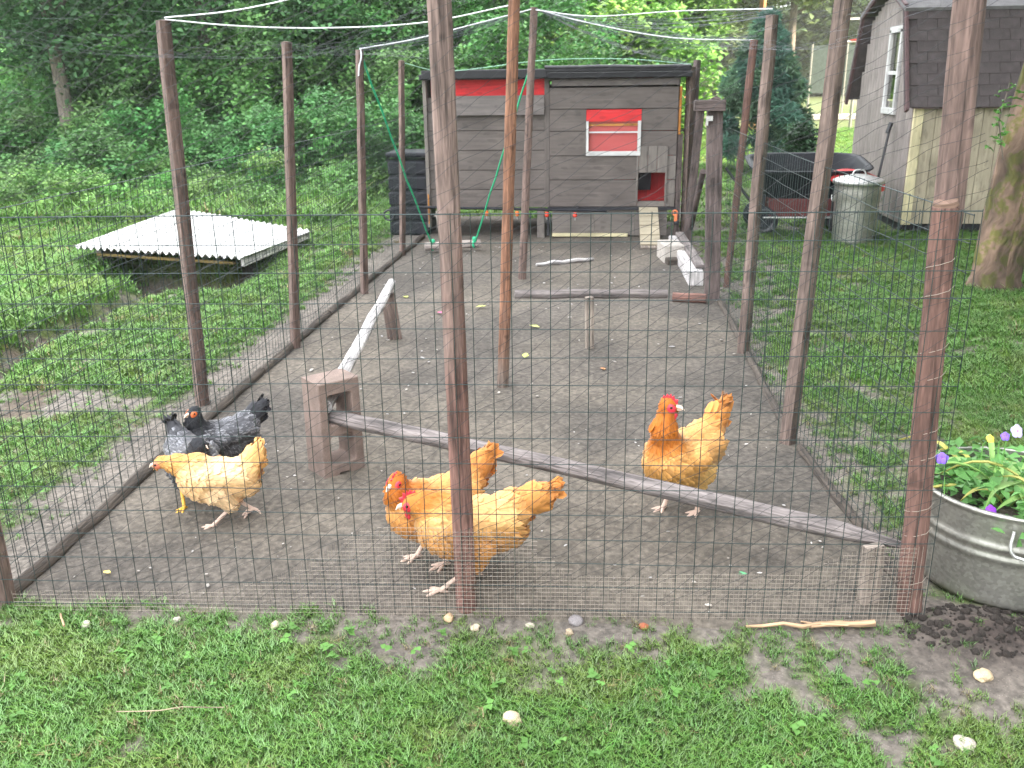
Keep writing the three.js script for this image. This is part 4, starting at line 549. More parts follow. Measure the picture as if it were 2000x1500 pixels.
for (const [i, x, z, w] of [[0, -1.4, -6.3, 'near the top of the pale perch pole'], [1, -0.85, -6.0, 'left of the front middle pole'], [2, -0.42, -4.85, 'just right of the orange brown pole'], [3, -0.38, -5.5, 'behind the horizontal perch']]) leafOn('fallen_leaf', `yellow green scrap of leaf on the earth ${w}`, [x, 0.013, z], 0.07, rgb(0.5, 0.55, 0.12), 'leaf', i * 1.3 + 0.5);
function stone(label, x, z, s, c, sy = 0.6, seed = 1) { const g = new THREE.IcosahedronGeometry(s, 3), p = g.attributes.position; for (let k = 0; k < p.count; k++) { const d = V(p.getX(k), p.getY(k), p.getZ(k)).divideScalar(s), f = 0.75 + 0.5 * (noise2(d.x * 1.6 + seed * 5, d.y * 1.6 + d.z * 1.3, seed) - 0.1) + 0.1 * noise2(d.x * 5 + d.z * 3, d.y * 5, seed + 3); p.setXYZ(k, d.x * s * f, d.y * s * f * sy, d.z * s * f * 0.85); } g.computeVertexNormals(); metric(g); const m = solo('stone', g, c ? std(c, { map: concMap, bumpMap: concBump, bumpScale: 0.002 }) : M.stone, label, 'stone'); m.position.set(x, ground(x, z) + s * sy * 0.45, z); m.rotation.y = seed; }
stone('cream coloured stone alone in the middle of the front lawn', -0.2, -1.85, 0.022, rgb(0.85, 0.72, 0.5), 0.9, 3);
stone('smooth white pebble just right of the front middle pole', -0.345, -2.245, 0.016, rgb(0.85, 0.74, 0.58), 0.6, 4);
stone('buff pebble touching the foot of the front middle pole', -0.425, -2.285, 0.017, rgb(0.75, 0.55, 0.35), 0.7, 5);
stone('smooth white pebble a hand from the front middle pole', -0.19, -2.27, 0.014, rgb(0.82, 0.76, 0.66), 0.6, 6);
stone('grey stone against the wire cloth right of the middle', -0.06, -2.3, 0.022, rgb(0.32, 0.31, 0.33), 0.6, 7);
stone('pale pebble in front of the grey stone by the wire cloth', -0.075, -2.245, 0.013, rgb(0.7, 0.58, 0.42), 0.8, 8);
stone('white pebble beside the short tan twig on the left', -1.47, -2.17, 0.017, rgb(0.85, 0.8, 0.74), 0.7, 9);
stone('white pebble at the fence foot left of the chickens', -1.22, -2.22, 0.013, rgb(0.8, 0.76, 0.7), 0.7, 10);
stone('cream pebble at the fence foot below the nearest chickens', -0.92, -2.215, 0.015, rgb(0.82, 0.72, 0.58), 0.75, 11);
stone('brick red pebble at the fence foot right of the middle', 0.135, -2.29, 0.014, rgb(0.5, 0.16, 0.08), 0.6, 12);
stone('cream stone half sunk in the bare soil below the tub', 1.0, -2.13, 0.026, rgb(0.82, 0.68, 0.45), 0.6, 13);
stone('flat white stone on bare soil at the lower right', 0.865, -1.87, 0.028, rgb(0.7, 0.66, 0.6), 0.45, 14);
stone('grey flint flake in the grass at the lower left', -1.335, -2.06, 0.016, rgb(0.5, 0.47, 0.44), 0.4, 15);
{ // broad weed leaves in the lawn
  const R = rng(606), l = []; const rose = leafCluster(4, 0.022, 0.017, 0.012, 55); for (let i = 0; i < 260; i++) { const f = R() < 0.5, x = f ? lerp(-1.9, 1.5, R()) : R() < 0.75 ? lerp(-3.2, -1.9, R()) : lerp(0.95, 2.4, R()), z = f ? lerp(-2.25, -1.4, R()) : lerp(-5, -2.4, R()); if (bare(x, z) > 0.8) continue; const v = 0.8 + 0.5 * R(); l.push([x, ground(x, z) + 0.022 + 0.01 * R(), z, R() * 6, (R() - 0.5) * 0.6, (R() - 0.5) * 0.6, 0.45 + 0.75 * R(), rgb(0.14 * v, 0.3 * v, 0.07 * v)]); }
  const g = stuff('weeds', 'pale green clover and plantain leaves scattered through the lawn', 'weeds'); instances(g, 'weed_leaf', rose, LEAF, l);
}
{ // corrugated sheet over the pit on the left
  const t = thing('corrugated_sheet', 'white corrugated sheet laid over a dark hollow on the left', 'corrugated sheet'), A = [-4.5, 0.15, -7.42], B = [-2.85, 0.15, -6.98], C = [-2.72, 0.13, -8.42], D = [-4.62, 0.15, -9.75], nu = 170, nv = 10, pos = [], idx = [];
  for (const side of [0, 1]) for (let j = 0; j <= nv; j++) for (let i = 0; i <= nu; i++) { const u = i / nu, v = j / nv, p = V(...A).lerp(V(...B), u).lerp(V(...D).lerp(V(...C), u), v); p.y += 0.014 * Math.sin(u * 24 * 6.283) - side * 0.004; pos.push(p.x, p.y, p.z); }
  for (const side of [0, 1]) for (let j = 1; j <= nv; j++) for (let i = 1; i <= nu; i++) { const q = side * (nu + 1) * (nv + 1) + j * (nu + 1) + i; side ? idx.push(q, q - nu - 1, q - 1, q - 1, q - nu - 1, q - nu - 2) : idx.push(q, q - 1, q - nu - 1, q - 1, q - nu - 2, q - nu - 1); }
  const g = new THREE.BufferGeometry(); g.setAttribute('position', new THREE.Float32BufferAttribute(pos, 3)); g.setAttribute('uv', new THREE.Float32BufferAttribute(pos.flatMap((_, i) => i % 3 ? [] : [pos[i], pos[i + 2]]), 2)); g.setIndex(idx); g.computeVertexNormals(); part(t, 'sheet', g, std(rgb(0.74, 0.75, 0.76), { map: stainSoft, roughness: 0.45, side: THREE.DoubleSide }));
  const bar = (a, b, w, h, m, name) => { const p = V(...a), q = V(...b), L = p.distanceTo(q), k = p.clone().add(q).multiplyScalar(0.5); part(t, name, box(L, h, w, k.x, k.y, k.z, 0.004, 0, Math.atan2(-(q.z - p.z), q.x - p.x)), m); };
  bar([-2.87, 0.105, -7.05], [-2.75, 0.085, -8.4], 0.03, 0.06, M.pale, 'edge_beam'); bar([-4.3, 0.085, -7.44], [-2.95, 0.085, -7.09], 0.03, 0.022, wood(0.3, 0.22, 0.07), 'cross_beam'); bar([-4.4, 0.08, -9.4], [-2.85, 0.08, -8.4], 0.05, 0.08, M.board, 'cross_beam'); bar([-4.35, 0.06, -7.55], [-4.5, 0.06, -9.4], 0.05, 0.1, M.board, 'edge_beam');
}
// ------------------------------------------------------------------ shed, cart, can, tub
{
  const t = thing('shed', 'taupe and cream gambrel roofed garden shed on the right', 'shed', [2.83, 0, -9.18]), E = 1.2, K = 2.0, PK = 2.28, Z1 = -2.02, zm = -1.01;
  const top = (z) => z > -0.28 ? lerp(E, K, -z / 0.28) : z < Z1 + 0.28 ? lerp(E, K, (z - Z1) / 0.28) : PK - (PK - K) * Math.abs(z - zm) / (0.73);
  // gable end, vertical boards; those at the window are cut
  for (let i = 0; i < 20; i++) { const z0 = -0.005 - i * 0.101, z1 = z0 - 0.097, zc = (z0 + z1) / 2, h = Math.min(top(z0), top(z1)) - 0.02, win = zc < -0.53 && zc > -0.93; for (const [a, b] of win ? [[0.09, 1.09], [1.87, h]] : [[0.09, h]]) if (b > a) part(t, 'siding_board', box(0.02, b - a, 0.097, 0, (a + b) / 2, zc, 0.003), M.gable); }
  part(t, 'backing_wall', box(0.015, 1.1, 2.0, 0.022, 0.64, zm), M.gable);
  for (let i = 0; i < 22; i++) part(t, 'siding_board', box(0.136, 1.12, 0.02, 0.13 + i * 0.14, 0.65, 0.0, 0.003), M.cream);
  part(t, 'corner_trim', box(0.085, 1.13, 0.034, 0.04, 0.648, 0.014, 0.003), M.creamTrim); part(t, 'floor_beam', box(3.2, 0.08, 0.05, 1.6, 0.04, -0.1), M.dark); part(t, 'floor_beam', box(0.05, 0.08, 1.9, 0.06, 0.04, zm), M.dark);
  const w = part(t, 'window', merge([box(0.03, 0.76, 0.05, -0.02, 1.48, -0.55, 0.003), box(0.03, 0.76, 0.05, -0.02, 1.48, -0.91, 0.003), box(0.03, 0.06, 0.41, -0.02, 1.86, -0.73, 0.003), box(0.03, 0.06, 0.43, -0.022, 1.1, -0.73, 0.003)]), M.white);
  part(w, 'sash_bar', box(0.022, 0.035, 0.31, -0.012, 1.46, -0.73), M.white); part(w, 'pane', box(0.004, 0.72, 0.31, -0.004, 1.48, -0.73), M.glass); part(w, 'blind', box(0.01, 0.34, 0.3, 0.04, 1.66, -0.73), std(rgb(0.3, 0.29, 0.22))); part(w, 'room', box(0.01, 0.4, 0.32, 0.06, 1.3, -0.73), M.dark);
  // roof: courses of shingle tabs on the steep slope, plain slopes above
  for (let k = 0; k < 9; k++) { const f = (k + 0.5) / 9, y = lerp(E - 0.03, K + 0.03, f), z = lerp(0.1, -0.25, f); const tabs = [], R = rng(k + 60); for (let x = -0.1 + (k % 2) * 0.09; x < 3.3; x += 0.18) tabs.push(box(0.176, 0.122, 0.012, x + 0.09, y - 0.004 * R(), z + 0.012 + 0.003 * R(), 0, -0.36 - 0.06)); part(t, 'shingle_course', merge(tabs), M.shingle); }
  part(t, 'steep_slope', box(3.4, 0.9, 0.03, 1.58, 1.6, -0.09, 0, -0.41), M.shingle); part(t, 'eave_board', box(3.3, 0.05, 0.03, 1.6, 1.175, 0.09), M.barge);
  part(t, 'upper_slope', box(3.4, 0.03, 0.85, 1.58, 2.16, -0.6, 0, 0.36), M.shingleTop); part(t, 'upper_slope', box(3.4, 0.03, 0.85, 1.58, 2.16, -1.42, 0, -0.36), M.shingleTop); part(t, 'steep_slope', box(3.4, 0.92, 0.03, 1.58, 1.6, -1.93, 0, 0.41), M.shingle);
  for (const [z0, y0, z1, y1] of [[0.12, 1.13, -0.26, 2.03], [-0.26, 2.03, zm, 2.31], [zm, 2.31, Z1 + 0.26, 2.03], [Z1 + 0.26, 2.03, Z1 - 0.12, 1.13]]) part(t, 'barge_board', box(0.03, 0.07, Math.hypot(z1 - z0, y1 - y0), -0.1, (y0 + y1) / 2, (z0 + z1) / 2, 0.004, Math.atan2(y0 - y1, z1 - z0) + Math.PI), M.barge);
}
{ // tool leaning on the shed
  const t = thing('shovel', 'black handled tool leaning against the gable wall of the shed', 'tool'); part(t, 'shaft', tube(seg([2.62, 0.1, -9.5], [2.76, 0.95, -9.62], 3), 0.012, 7), M.blackShiny); part(t, 'grip', tube(seg([2.74, 0.9, -9.62], [2.77, 1.0, -9.63], 2), 0.022, 8), M.blackShiny);
}
{ // dump cart
  const t = thing('garden_cart', 'black plastic dump cart with a flared rim and red frame', 'cart', [1.93, 0, -9.3]);
  const ring = (w, d, y, r) => { const p = []; for (let i = 0; i < 32; i++) { const a = i / 32 * 6.283, c = Math.cos(a), s = Math.sin(a), k = 1 / Math.pow(Math.abs(c) ** 5 + Math.abs(s) ** 5, 1 / 5); p.push([c * k * w, y, s * k * d]); } return p; };
  const shell = (L) => { const rs = L.map((q) => ring(...q)), pos = [], idx = [], uv = []; rs.forEach((r, j) => r.forEach((p, i) => { pos.push(...p); uv.push(i / 32, j); const b = (i + 1) % 32; if (j) idx.push(j * 32 + i, j * 32 + b, (j - 1) * 32 + i, (j - 1) * 32 + i, j * 32 + b, (j - 1) * 32 + b); })); const g = new THREE.BufferGeometry(); g.setAttribute('position', new THREE.Float32BufferAttribute(pos, 3)); g.setAttribute('uv', new THREE.Float32BufferAttribute(uv, 2)); g.setIndex(idx); g.computeVertexNormals(); return g; };
  const blk = M.plastic.clone(); blk.side = THREE.DoubleSide;
  part(t, 'tub', shell([[0.0, 0, 0.27], [0.36, 0.22, 0.27], [0.43, 0.28, 0.5], [0.5, 0.34, 0.6], [0.56, 0.39, 0.63], [0.57, 0.4, 0.645], [0.55, 0.385, 0.65], [0.5, 0.34, 0.64], [0.42, 0.28, 0.45], [0.35, 0.21, 0.3], [0, 0, 0.3]]).translate(0, -0.45, 0), blk).rotation.x = 0.14; t.children[0].position.y = 0.47;
  part(t, 'red_frame', merge([box(0.62, 0.17, 0.03, -0.05, 0.26, 0.25, 0.006), box(0.03, 0.17, 0.5, -0.36, 0.26, 0, 0.006), box(0.03, 0.17, 0.5, 0.3, 0.26, 0, 0.006)]), M.redSteel, 'dull red steel frame'); part(t, 'frame_bar', tube(seg([-0.42, 0.17, 0.28], [0.35, 0.17, 0.28], 2), 0.01, 6), M.zincBright);
  for (const x of [-0.4, 0.32]) for (const z of [0.24, -0.24]) { const w = part(t, 'wheel', T(new THREE.TorusGeometry(0.1, 0.036, 10, 24), x, 0.135, z), M.blackShiny); part(w, 'rim', T(new THREE.CylinderGeometry(0.065, 0.065, 0.03, 16), x, 0.135, z, 1.57), M.plastic); }
  part(t, 'support', box(0.1, 0.22, 0.06, -0.45, 0.27, 0.2, 0.01), M.plastic); part(t, 'handle', tube(seg([-0.4, 0.16, 0], [-0.75, 0.6, -0.1], 3), 0.014, 6), M.blackShiny);
}
{ // galvanised can with lid, red lid behind it
  const t = thing('dustbin', 'galvanised steel dustbin with a shiny lid beside the shed', 'dustbin', [2.27, 0, -8.68]);
  part(t, 'body', (() => { const p = [[0, 0.012], [0.17, 0.012], [0.178, 0], [0.184, 0.02]]; for (let i = 0; i <= 12; i++) p.push([0.182 + 0.018 * i / 12 + (i === 10 ? 0.006 : 0), 0.035 + i * 0.04]); p.push([0.208, 0.525], [0.208, 0.54], [0.2, 0.54]); const g = lathe(p, 48), q = g.attributes.position; for (let i = 0; i < q.count; i++) { const r = Math.hypot(q.getX(i), q.getZ(i)); if (r > 0.15 && q.getY(i) > 0.05 && q.getY(i) < 0.44) { const a = Math.atan2(q.getZ(i), q.getX(i)), k = 1 + 0.01 * Math.sin(a * 24); q.setX(i, q.getX(i) * k); q.setZ(i, q.getZ(i) * k); } } g.computeVertexNormals(); return g; })(), M.zinc);
  part(t, 'lid', T(lathe([[0.2, 0], [0.222, 0], [0.224, 0.025], [0.21, 0.034], [0.17, 0.05], [0.08, 0.072], [0.0, 0.076]], 40), 0, 0.53, 0, 0.02), M.zincBright); part(t, 'lid_handle', tube(new THREE.CatmullRomCurve3([V(-0.06, 0.6, 0), V(-0.04, 0.64, 0), V(0.04, 0.64, 0), V(0.06, 0.6, 0)]).getPoints(8), 0.007, 6), M.zincBright);
  for (const s of [-1, 1]) part(t, 'side_handle', T(new THREE.TorusGeometry(0.05, 0.006, 6, 14, Math.PI), s * 0.21, 0.42, 0, 0, Math.PI / 2, Math.PI), M.zincBright);
  const r = thing('red_lid', 'red plastic lid leaning behind the galvanised dustbin', 'lid', [2.34, 0.5, -8.98], 0.2); part(r, 'lid', T(lathe([[0, 0.03], [0.2, 0.03], [0.24, 0.01], [0.26, -0.03], [0.25, -0.035]], 36), 0, 0.03, 0, 0.24, 0, -0.1), (() => { const m = M.redPlastic.clone(); m.side = THREE.DoubleSide; return m; })()); part(r, 'bucket', T(lathe([[0.18, -0.5], [0.22, 0.0]], 24), 0.0, 0, -0.02), M.plastic);
}
{ // planted tub
  const t = thing('planter_tub', 'galvanised round tub of pansies beside the right front corner post', 'planter', [1.245, 0.012, -2.665]), r = 0.268;
  const prof = [[0, 0.012], [r - 0.035, 0.012], [r - 0.03, 0], [r - 0.025, 0.012]]; for (let i = 0; i <= 40; i++) { const y = 0.02 + i * 0.0068, b = 0.007 * (Math.exp(-(((y - 0.165) / 0.011) ** 2)) + Math.exp(-(((y - 0.2) / 0.011) ** 2))); prof.push([r - 0.024 + 0.024 * y / 0.3 + b, y]); } prof.push([r + 0.006, 0.298], [r + 0.008, 0.305], [r, 0.311], [r - 0.008, 0.305], [r - 0.012, 0.22]);
  part(t, 'tub', (() => { const g = lathe(prof, 72), u = g.attributes.uv; for (let i = 0; i < u.count; i++) u.setXY(i, u.getX(i) * 1.7, u.getY(i) * 0.4); return g; })(), M.zinc); part(t, 'soil', T(lathe([[r - 0.014, 0.25], [0.12, 0.268], [0, 0.27]], 30), 0, 0, 0), M.soil);
  part(t, 'handle', tube(new THREE.CatmullRomCurve3([V(-0.05, 0.27, 0), V(-0.055, 0.22, 0.012), V(-0.04, 0.2, 0.016), V(0.05, 0.2, 0.016), V(0.06, 0.22, 0.012), V(0.055, 0.27, 0)]).getPoints(20), 0.005, 7).rotateY(-0.14).translate(-0.05, 0, r - 0.002), M.zincBright);
  const R = rng(71), strap = (n, len, w, col, arch) => { const pos = [], idx = []; for (let i = 0; i <= n; i++) { const k = i / n, ww = w * Math.sin(Math.PI * Math.min(1, 0.12 + k * 0.88)) * 0.5; pos.push(-ww, len * arch * 4 * k * (1 - k * 0.85) + 0.006, k * len * 0.95, 0, len * arch * 4 * k * (1 - k * 0.85), k * len * 0.95, ww, len * arch * 4 * k * (1 - k * 0.85) + 0.006, k * len * 0.95); if (i) { const q = i * 3; idx.push(q, q - 3, q + 1, q + 1, q - 3, q - 2, q + 1, q - 2, q + 2, q + 2, q - 2, q - 1); } } const g = new THREE.BufferGeometry(); g.setAttribute('position', new THREE.Float32BufferAttribute(pos, 3)); g.setIndex(idx); g.computeVertexNormals(); return paint(g, col); };
  const bl = []; for (let i = 0; i < 40; i++) { const a = R() * 6.28, y = R() < 0.3, v = 0.8 + 0.4 * R(); bl.push(T(strap(7, 0.14 + 0.16 * R(), 0.012 + 0.016 * R(), y ? rgb(0.6 * v, 0.55 * v, 0.17) : rgb(0.34 * v, 0.55 * v, 0.17 * v), 0.1 + 0.24 * R()), (R() - 0.5) * 0.2, 0.265, (R() - 0.5) * 0.2, 0, a)); }
  for (let i = 0; i < 16; i++) { const a = i / 16 * 6.28, v = 0.8 + 0.4 * R(); bl.push(T(strap(7, 0.17 + 0.06 * R(), 0.075, rgb(0.33 * v, 0.52 * v, 0.18 * v), 0.2), Math.cos(a) * 0.04, 0.275, Math.sin(a) * 0.05, 0, a)); }
  part(t, 'strap_leaves', merge(bl), LEAFV, 'long yellow green leaves arching over the rim');
  const pl = []; for (let i = 0; i < 90; i++) { const a = R() * 6.28, q = Math.sqrt(R()) * 0.24, v = 0.7 + 0.6 * R(); pl.push([Math.cos(a) * q, 0.27 + 0.1 * R() * (1 - q * 2), Math.sin(a) * q, R() * 6, R() - 0.5, R() - 0.5, 0.35 + 0.3 * R(), rgb(0.15 * v, 0.34 * v, 0.1 * v)]); } baked(t, 'pansy_leaves', CL, pl);
  const flower = (x, y, z, s, c, c2, ry, rx) => { const f = part(t, 'pansy', merge([0, 1, 2, 3, 4].map((i) => { const a = i * 1.2566 + 0.3, g = new THREE.SphereGeometry(s * 0.55, 10, 6); g.scale(1, 1, 0.16); return paint(T(g, Math.cos(a) * s * 0.55, Math.sin(a) * s * 0.5, 0.001 * i, 0, 0.2 * Math.cos(a), 0), i < 2 ? c2 : c); }).concat([paint(T(new THREE.SphereGeometry(s * 0.2, 8, 6), 0, 0, s * 0.1), rgb(0.25, 0.03, 0.4))])), PETAL); f.position.set(x, y, z); f.rotation.set(rx, ry, 0); const d = part(f, 'stalk', tube([V(0, 0, -0.003), V(0, -0.03, -0.03), V(0, -0.12, -0.02)], 0.0018, 5), LEAFV2); d.rotation.x = -rx; };
  const PETAL = std(rgb(1, 1, 1), { vertexColors: true, roughness: 0.6 }), LEAFV2 = std(rgb(0.15, 0.35, 0.08));
  const pu = rgb(0.24, 0.13, 0.75), wh = rgb(0.55, 0.47, 0.85), dp = rgb(0.2, 0.03, 0.42), ye = rgb(0.85, 0.62, 0.08);
  flower(-0.27, 0.43, 0.13, 0.017, pu, pu, -0.5, -0.3); flower(-0.1, 0.45, 0.02, 0.012, ye, ye, 0.1, -0.5); flower(-0.055, 0.455, 0.01, 0.013, pu, pu, 0, -0.3); flower(-0.02, 0.468, 0.0, 0.02, wh, wh, 0.3, -0.4); flower(-0.14, 0.3, 0.19, 0.016, dp, dp, 0.1, -0.7); flower(-0.08, 0.285, 0.24, 0.015, rgb(0.4, 0.35, 0.85), wh, 0.2, -0.5);
}
// ------------------------------------------------------------------ the hens
function hen(label, o) {
  const t = thing('hen', label, 'hen', o.at, o.turn), sc = o.scale ?? 1, R = rng(o.seed), P = o.pal, H = V(...o.head), hd = V(...o.dir).normalize();
  const nb = V(0.095, 0.255, 0), nm1 = nb.clone().lerp(H, 0.55).add(V(...(o.crook ?? [0.012, 0.012, 0]))), tl = V(...(o.tail ?? [-0.205, 0.335, 0])), t0 = V(-0.125, 0.255, 0), th = o.thigh ?? [[-0.005, 0.12, 0.05], [-0.005, 0.12, -0.05]];
  const cap = (a, ra, b, rb, k, fz = 1) => ({ a, b, ra, rb, k, fz, ab: b.clone().sub(a), l: b.clone().sub(a).lengthSq() });
  const C = [cap(V(0.08, 0.212, 0), 0.076, V(-0.085, 0.226, 0), 0.066, 0.03), cap(V(0.035, 0.186, 0), 0.07, V(-0.06, 0.178, 0), 0.058, 0.04), cap(V(-0.1, 0.205, 0), 0.05, V(-0.12, 0.18, 0), 0.034, 0.04),
    cap(V(0.03, 0.232, 0.062), 0.038, V(-0.1, 0.238, 0.05), 0.022, 0.014), cap(V(0.03, 0.232, -0.062), 0.038, V(-0.1, 0.238, -0.05), 0.022, 0.014), // folded wings
    cap(nb, 0.056, nm1, 0.034, 0.045), cap(nm1, 0.034, H, 0.024, 0.022), cap(H, 0.0255, H.clone().addScaledVector(hd, 0.014).add(V(0, -0.004, 0)), 0.019, 0.01),
    cap(t0, 0.05, t0.clone().lerp(tl, 0.5), 0.036, 0.035, 1.15), cap(t0.clone().lerp(tl, 0.5), 0.035, tl, 0.013, 0.03, 1.5)];
  for (const q of th) C.push(cap(V(-0.012, 0.17, q[2] * 0.95), 0.05, V(...q), 0.026, 0.03));
  const dist = (c, x, y, z) => { const px = x - c.a.x, py = y - c.a.y, pz = z - c.a.z, k = Math.min(1, Math.max(0, (px * c.ab.x + py * c.ab.y + pz * c.ab.z) / c.l)); return Math.hypot(px - c.ab.x * k, py - c.ab.y * k, (pz - c.ab.z * k) * c.fz) - lerp(c.ra, c.rb, k); };
  const f = (x, y, z) => { let d = 9; for (const c of C) { const e = dist(c, x, y, z), h = Math.max(c.k - Math.abs(d - e), 0) / c.k; d = Math.min(d, e) - h * h * c.k * 0.25; } return d + 0.004 * (noise2(x * 60 + 9, y * 60 + z * 40 + 9, 3) - 0.5); };
  const lo = [-0.29, 0.06, -0.16], hi = [0.28, 0.46, 0.16], g = nets(f, lo, hi, 0.0085), p = g.attributes.position, n = g.attributes.normal;
  const region = (x, y, z) => { const dn = Math.min(dist(C[5], x, y, z), dist(C[6], x, y, z), dist(C[7], x, y, z)), db = Math.min(dist(C[0], x, y, z), dist(C[1], x, y, z)), dt = Math.min(dist(C[8], x, y, z), dist(C[9], x, y, z)), dl = Math.min(...C.slice(10).map((c) => dist(c, x, y, z))); return { neck: sm(0.02, -0.02, dn - db + 0.012), tail: sm(0.015, -0.015, dt - db), leg: sm(0.01, -0.01, dl - Math.min(db, dn)), dh: H.distanceTo(V(x, y, z)) }; };
  const colour = (x, y, z, r, jit) => { const w = sm(0.14, 0.24, y) , c = rgb(...P.body); c.lerp(rgb(...P.back), sm(0.2, 0.27, y) * (1 - r.neck)); c.lerp(rgb(...P.fluff), Math.max(r.leg, (1 - w) * 0.5)); c.lerp(rgb(...P.neck), r.neck); c.lerp(rgb(...P.tail), r.tail); return c.multiplyScalar(jit); };
  paint(g, null, (i) => colour(p.getX(i), p.getY(i), p.getZ(i), region(p.getX(i), p.getY(i), p.getZ(i)), 0.86));
  const body = part(t, 'body', g, HENMAT);
  // overlapping feathers laid along the body
  const pos = [], nor = [], col = [], up = V(0, 1, 0), A = V(0, 0, 0), N = V(0, 0, 0), nd = H.clone().sub(nb).normalize(), td = tl.clone().sub(t0).normalize();
  const feather = (a, nn, d, len, wid, lift, c, c2) => {
    const s = d.clone().cross(nn).normalize(), q = (k, w, h) => a.clone().addScaledVector(d, len * k).addScaledVector(s, w * wid * 0.5).addScaledVector(nn, h), v = [q(0, 0, -0.003), q(0.4, 1, lift * 0.3 - 0.002), q(0.45, 0, lift * 0.6 + 0.002), q(0.4, -1, lift * 0.3 - 0.002), q(0.8, 0.8, lift * 0.7 - 0.003), q(0.85, 0, lift), q(0.8, -0.8, lift * 0.7 - 0.003), q(1, 0, lift * 0.8 - 0.002)];
    const k = [c, c2, c, c2, c2, c, c2, c2], m = nn.clone().addScaledVector(d, 0.25).normalize(), sn = [0, 0.5, 0, -0.5, 0.5, 0, -0.5, 0];
    for (const [i, j, l] of [[0, 1, 2], [0, 2, 3], [1, 4, 5], [1, 5, 2], [2, 5, 6], [2, 6, 3], [4, 7, 5], [5, 7, 6]]) for (const e of [i, j, l]) { pos.push(v[e].x, v[e].y, v[e].z); const b = m.clone().addScaledVector(s, sn[e]).normalize(); nor.push(b.x, b.y, b.z); col.push(k[e].r, k[e].g, k[e].b); }
  };
  const ix = g.index.array, cum = []; let tot = 0; for (let i = 0; i < ix.length; i += 3) { const a = V(0, 0, 0).fromBufferAttribute(p, ix[i]), b = V(0, 0, 0).fromBufferAttribute(p, ix[i + 1]), c = V(0, 0, 0).fromBufferAttribute(p, ix[i + 2]); tot += b.sub(a).cross(c.sub(a)).length() / 2; cum.push(tot); }
  for (let i = 0; i < 4200; i++) {
    const r0 = R() * tot; let a = 0, b = cum.length - 1; while (a < b) { const m = (a + b) >> 1; cum[m] < r0 ? a = m + 1 : b = m; }
    const k = ix[a * 3]; A.fromBufferAttribute(p, k); N.fromBufferAttribute(n, k); A.addScaledVector(V(R() - 0.5, R() - 0.5, R() - 0.5), 0.006);
    const r = region(A.x, A.y, A.z); if (r.dh < 0.032 && A.clone().sub(H).dot(hd) > -0.004) continue;
    const d = V(-1, -0.28, 0).lerp(nd.clone().multiplyScalar(-1), r.neck * 0.9).lerp(td, r.tail).lerp(V(-0.35, -1, 0), r.leg * 0.7); if (N.y < -0.3) d.set(-1, -0.2, 0); d.x += (R() - 0.5) * 0.16; d.y += (R() - 0.5) * 0.16; d.z += (R() - 0.5) * 0.16; d.addScaledVector(N, -d.dot(N)).normalize();
    const small = r.dh < 0.05 ? 0.5 : 1, len = (lerp(0.034, 0.024, r.neck) + 0.016 * r.tail) * (0.75 + 0.5 * R()) * small, fl = r.leg > 0.5 || N.y < -0.2;
    const c = colour(A.x, A.y, A.z, r, 0.84 + 0.32 * R()), c2 = P.edge && r.tail < 0.8 ? c.clone().lerp(rgb(...P.edge), (r.neck > 0.5 ? 0.12 : 0.85) * (R() < 0.55 ? 1 : 0.1)) : c.clone().multiplyScalar(1.32);
    feather(A.clone(), N.clone(), d, len, len * (fl ? 0.45 : lerp(0.6, 0.34, r.neck)), (fl ? 0.01 : lerp(0.0055, 0.0028, r.neck)) * small, c, c2);
  }
  for (let i = 0; i < 26; i++) { const k = i / 25, sp = (i % 2 ? 1 : -1) * (0.1 + 0.35 * R()), b = t0.clone().lerp(tl, 0.35 + 0.4 * R()).add(V(0, (k - 0.5) * 0.03, sp * 0.03)), d = td.clone().add(V(-0.08 + 0.16 * k, (k - 0.5) * 0.3, sp * 0.25)).normalize(), c = rgb(...P.tail).multiplyScalar(0.8 + 0.4 * R()); feather(b, V(0, 0.35, sp).normalize(), d, 0.07 + 0.025 * R(), 0.022, 0.003, c, c.clone().multiplyScalar(0.9)); }
  for (const s of [-1, 1]) for (let row = 0; row < 3; row++) for (let k = 0; k < 7; k++) { // wing feathers in overlapping rows
    const x = 0.055 - 0.023 * k - 0.012 * row + 0.008 * (R() - 0.5), y = 0.262 - 0.02 * row - 0.0035 * k + 0.004 * (R() - 0.5); let a = 0.01, b = 0.15; if (f(x, y, s * a) > 0) continue; for (let q = 0; q < 12; q++) { const m = (a + b) / 2; f(x, y, s * m) < 0 ? a = m : b = m; }
    const e = 0.006, z = s * a, nn = V(f(x + e, y, z) - f(x - e, y, z), f(x, y + e, z) - f(x, y - e, z), f(x, y, z + e) - f(x, y, z - e)).normalize(), d = V(-1, -0.2 - 0.1 * row + 0.03 * k, 0); d.addScaledVector(nn, -d.dot(nn)).normalize();
    const c = rgb(...P.back).lerp(rgb(...P.body), 0.2 + 0.3 * row).multiplyScalar(0.82 + 0.22 * R()), c2 = P.edge ? c.clone().lerp(rgb(...P.edge), R() < 0.6 ? 0.8 : 0.1) : c.clone().multiplyScalar(1.28); feather(V(x, y, z), nn, d, 0.05 + 0.004 * k, 0.024, 0.008, c, c2);
  }
  const fg = new THREE.BufferGeometry(); fg.setAttribute('position', new THREE.Float32BufferAttribute(pos, 3)); fg.setAttribute('normal', new THREE.Float32BufferAttribute(nor, 3)); fg.setAttribute('color', new THREE.Float32BufferAttribute(col, 3));
  part(body, 'plumage', fg, FEATHER).userData.kind = 'stuff';
